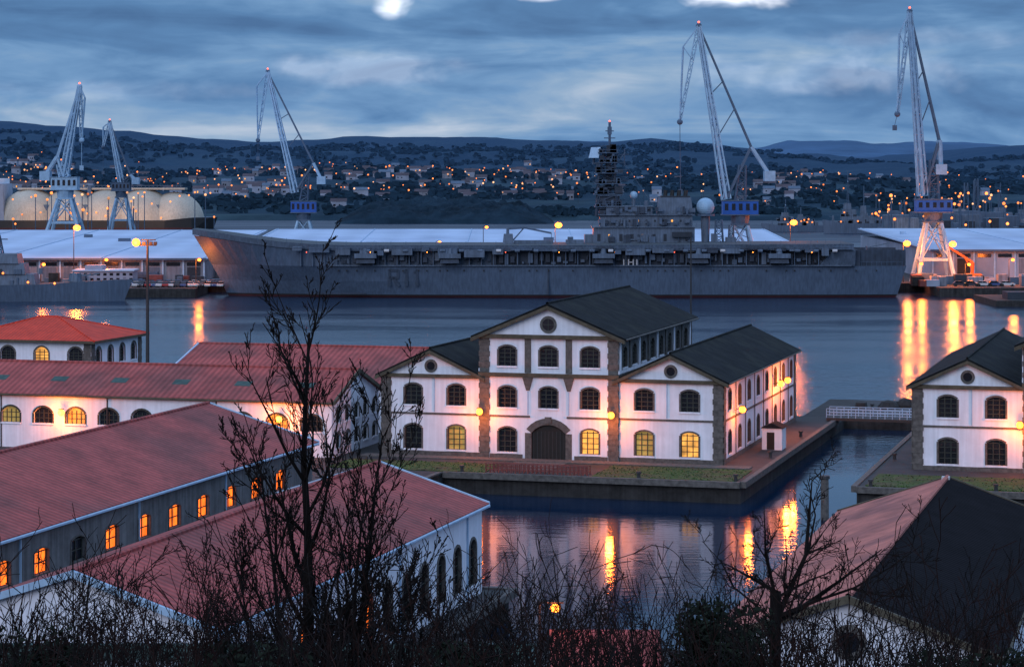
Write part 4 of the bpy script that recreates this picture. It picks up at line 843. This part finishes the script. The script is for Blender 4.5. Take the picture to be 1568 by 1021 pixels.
street_lamp(826,929,152,GZ,0,'lampO',.35,name='street_lamp'); pt=S(850,925,151); point('hut_lamp_light',(pt.x-.2,150.6,pt.z),230,c=(1,.2,.04))
# ------------------------------------------------------------------ world, sun, camera
w=bpy.data.worlds.new('World'); sc.world=w; w.use_nodes=True; nt=w.node_tree; L=nt.links; bg=nt.nodes['Background']
sky=nd(nt,'ShaderNodeTexSky'); sky.sky_type='NISHITA'; sky.sun_disc=False; sky.sun_elevation=math.radians(4); sky.sun_rotation=math.radians(205)
tc=nd(nt,'ShaderNodeTexCoord'); sp=nd(nt,'ShaderNodeSeparateXYZ'); L.new(tc.outputs['Generated'],sp.inputs[0])
def noi(scale,vec,detail=6,rough=.55,dist=0.,off=(0,0,0)):
    mp=nd(nt,'ShaderNodeMapping'); mp.inputs['Scale'].default_value=vec; mp.inputs['Location'].default_value=off; L.new(tc.outputs['Generated'],mp.inputs['Vector'])
    n=nd(nt,'ShaderNodeTexNoise'); n.inputs['Scale'].default_value=scale; n.inputs['Detail'].default_value=detail; n.inputs['Roughness'].default_value=rough; n.inputs['Distortion'].default_value=dist; L.new(mp.outputs['Vector'],n.inputs['Vector']); return n.outputs['Fac']
def mth(op,a,b=None,clamp=False):
    n=nd(nt,'ShaderNodeMath',operation=op); n.use_clamp=clamp
    for i,x in enumerate((a,b)):
        if x is None: continue
        if isinstance(x,(int,float)): n.inputs[i].default_value=x
        else: L.new(x,n.inputs[i])
    return n.outputs[0]
n1=noi(1,(9,9,48),6,.52,.7,(3.1,0,1.7)); n2=noi(1,(34,34,110),5,.52,.6,(0.4,2,0)); n3=noi(1,(3,3,20),3,.5,0,(9,0,0))
s=mth('ADD',mth('MULTIPLY',n1,.60),mth('ADD',mth('MULTIPLY',n2,.18),mth('MULTIPLY',n3,.32)))
el=nd(nt,'ShaderNodeMapRange'); el.inputs['From Min'].default_value=.012; el.inputs['From Max'].default_value=.055; el.inputs['To Min'].default_value=.050; el.inputs['To Max'].default_value=-.02; L.new(sp.outputs['Z'],el.inputs['Value'])
s=mth('ADD',s,el.outputs['Result'])
cr=nd(nt,'ShaderNodeValToRGB'); L.new(s,cr.inputs[0]); E=cr.color_ramp.elements
E[0].position=.40; E[0].color=(.060,.165,.37,1); E[1].position=.78; E[1].color=(.55,.65,.80,1)
for p_,c_ in ((.50,(.095,.24,.49,1)),(.58,(.165,.34,.61,1)),(.66,(.28,.44,.66,1))): x=E.new(p_); x.color=c_
n5=noi(1,(55,55,90),3,.5,.3,(5,1,2))
def blob(ax,az,rx,rz,amp,nn=2.2):
    dx=mth('DIVIDE',mth('SUBTRACT',sp.outputs['X'],ax),rx); dz=mth('DIVIDE',mth('SUBTRACT',sp.outputs['Z'],az),rz)
    q_=mth('ADD',mth('MULTIPLY',dx,dx),mth('MULTIPLY',dz,dz)); q_=mth('ADD',mth('MULTIPLY',q_,.45),mth('MULTIPLY',mth('SUBTRACT',n5,.5),nn)); q_=mth('SUBTRACT',1.,q_,True); return mth('MULTIPLY',mth('MULTIPLY',q_,q_),amp)
bl=None
for a in ((-.050,.0685,.0065,.006,1.3),(.092,.0705,.020,.0045,1.4),(.012,.0705,.009,.002,.9),(-.06,.040,.035,.006,.20),(.13,.038,.05,.007,.18),(-.15,.031,.05,.004,.10),(.17,.052,.04,.004,.10)):
    b_=blob(*a); bl=b_ if bl is None else mth('ADD',bl,b_)
gz=nd(nt,'ShaderNodeMapRange'); gz.inputs['From Min'].default_value=.075; gz.inputs['From Max'].default_value=.50; gz.inputs['To Min'].default_value=.0; gz.inputs['To Max'].default_value=1.; L.new(sp.outputs['Z'],gz.inputs['Value'])
mx=nd(nt,'ShaderNodeMix',data_type='RGBA'); L.new(gz.outputs['Result'],mx.inputs[0]); L.new(cr.outputs[0],mx.inputs[6]); mx.inputs[7].default_value=(.54,.78,1.22,1)
ad=nd(nt,'ShaderNodeMix',data_type='RGBA'); ad.blend_type='ADD'; ad.inputs[0].default_value=1; L.new(mx.outputs[2],ad.inputs[6])
bc=nd(nt,'ShaderNodeVectorMath',operation='SCALE'); bc.inputs[0].default_value=(1,.95,.90); L.new(bl,bc.inputs['Scale']); L.new(bc.outputs[0],ad.inputs[7])
sk=nd(nt,'ShaderNodeVectorMath',operation='SCALE'); L.new(sky.outputs[0],sk.inputs[0]); sk.inputs['Scale'].default_value=.008
ad2=nd(nt,'ShaderNodeMix',data_type='RGBA'); ad2.blend_type='ADD'; ad2.inputs[0].default_value=1; L.new(ad.outputs[2],ad2.inputs[6]); L.new(sk.outputs[0],ad2.inputs[7])
L.new(ad2.outputs[2],bg.inputs['Color']); bg.inputs['Strength'].default_value=.9
sun=bpy.data.lights.new('sun','SUN'); sun.energy=.9; sun.angle=math.radians(40); sun.color=(1,.93,.98); so=bpy.data.objects.new('sun',sun); sc.collection.objects.link(so)
so.rotation_euler=Vector((.45,1,-.5)).to_track_quat('-Z','Y').to_euler()
cam=bpy.data.cameras.new('camera'); co=bpy.data.objects.new('camera',cam); sc.collection.objects.link(co); co.location=(0,0,CZ); co.rotation_euler=(math.radians(90),0,0)
cam.lens=85; cam.sensor_width=36; cam.shift_y=-(510.5-VH)/1568; cam.clip_end=20000; cam.clip_start=.5; sc.camera=co
sc.view_settings.view_transform='Standard'; sc.view_settings.look='None'; sc.view_settings.exposure=0
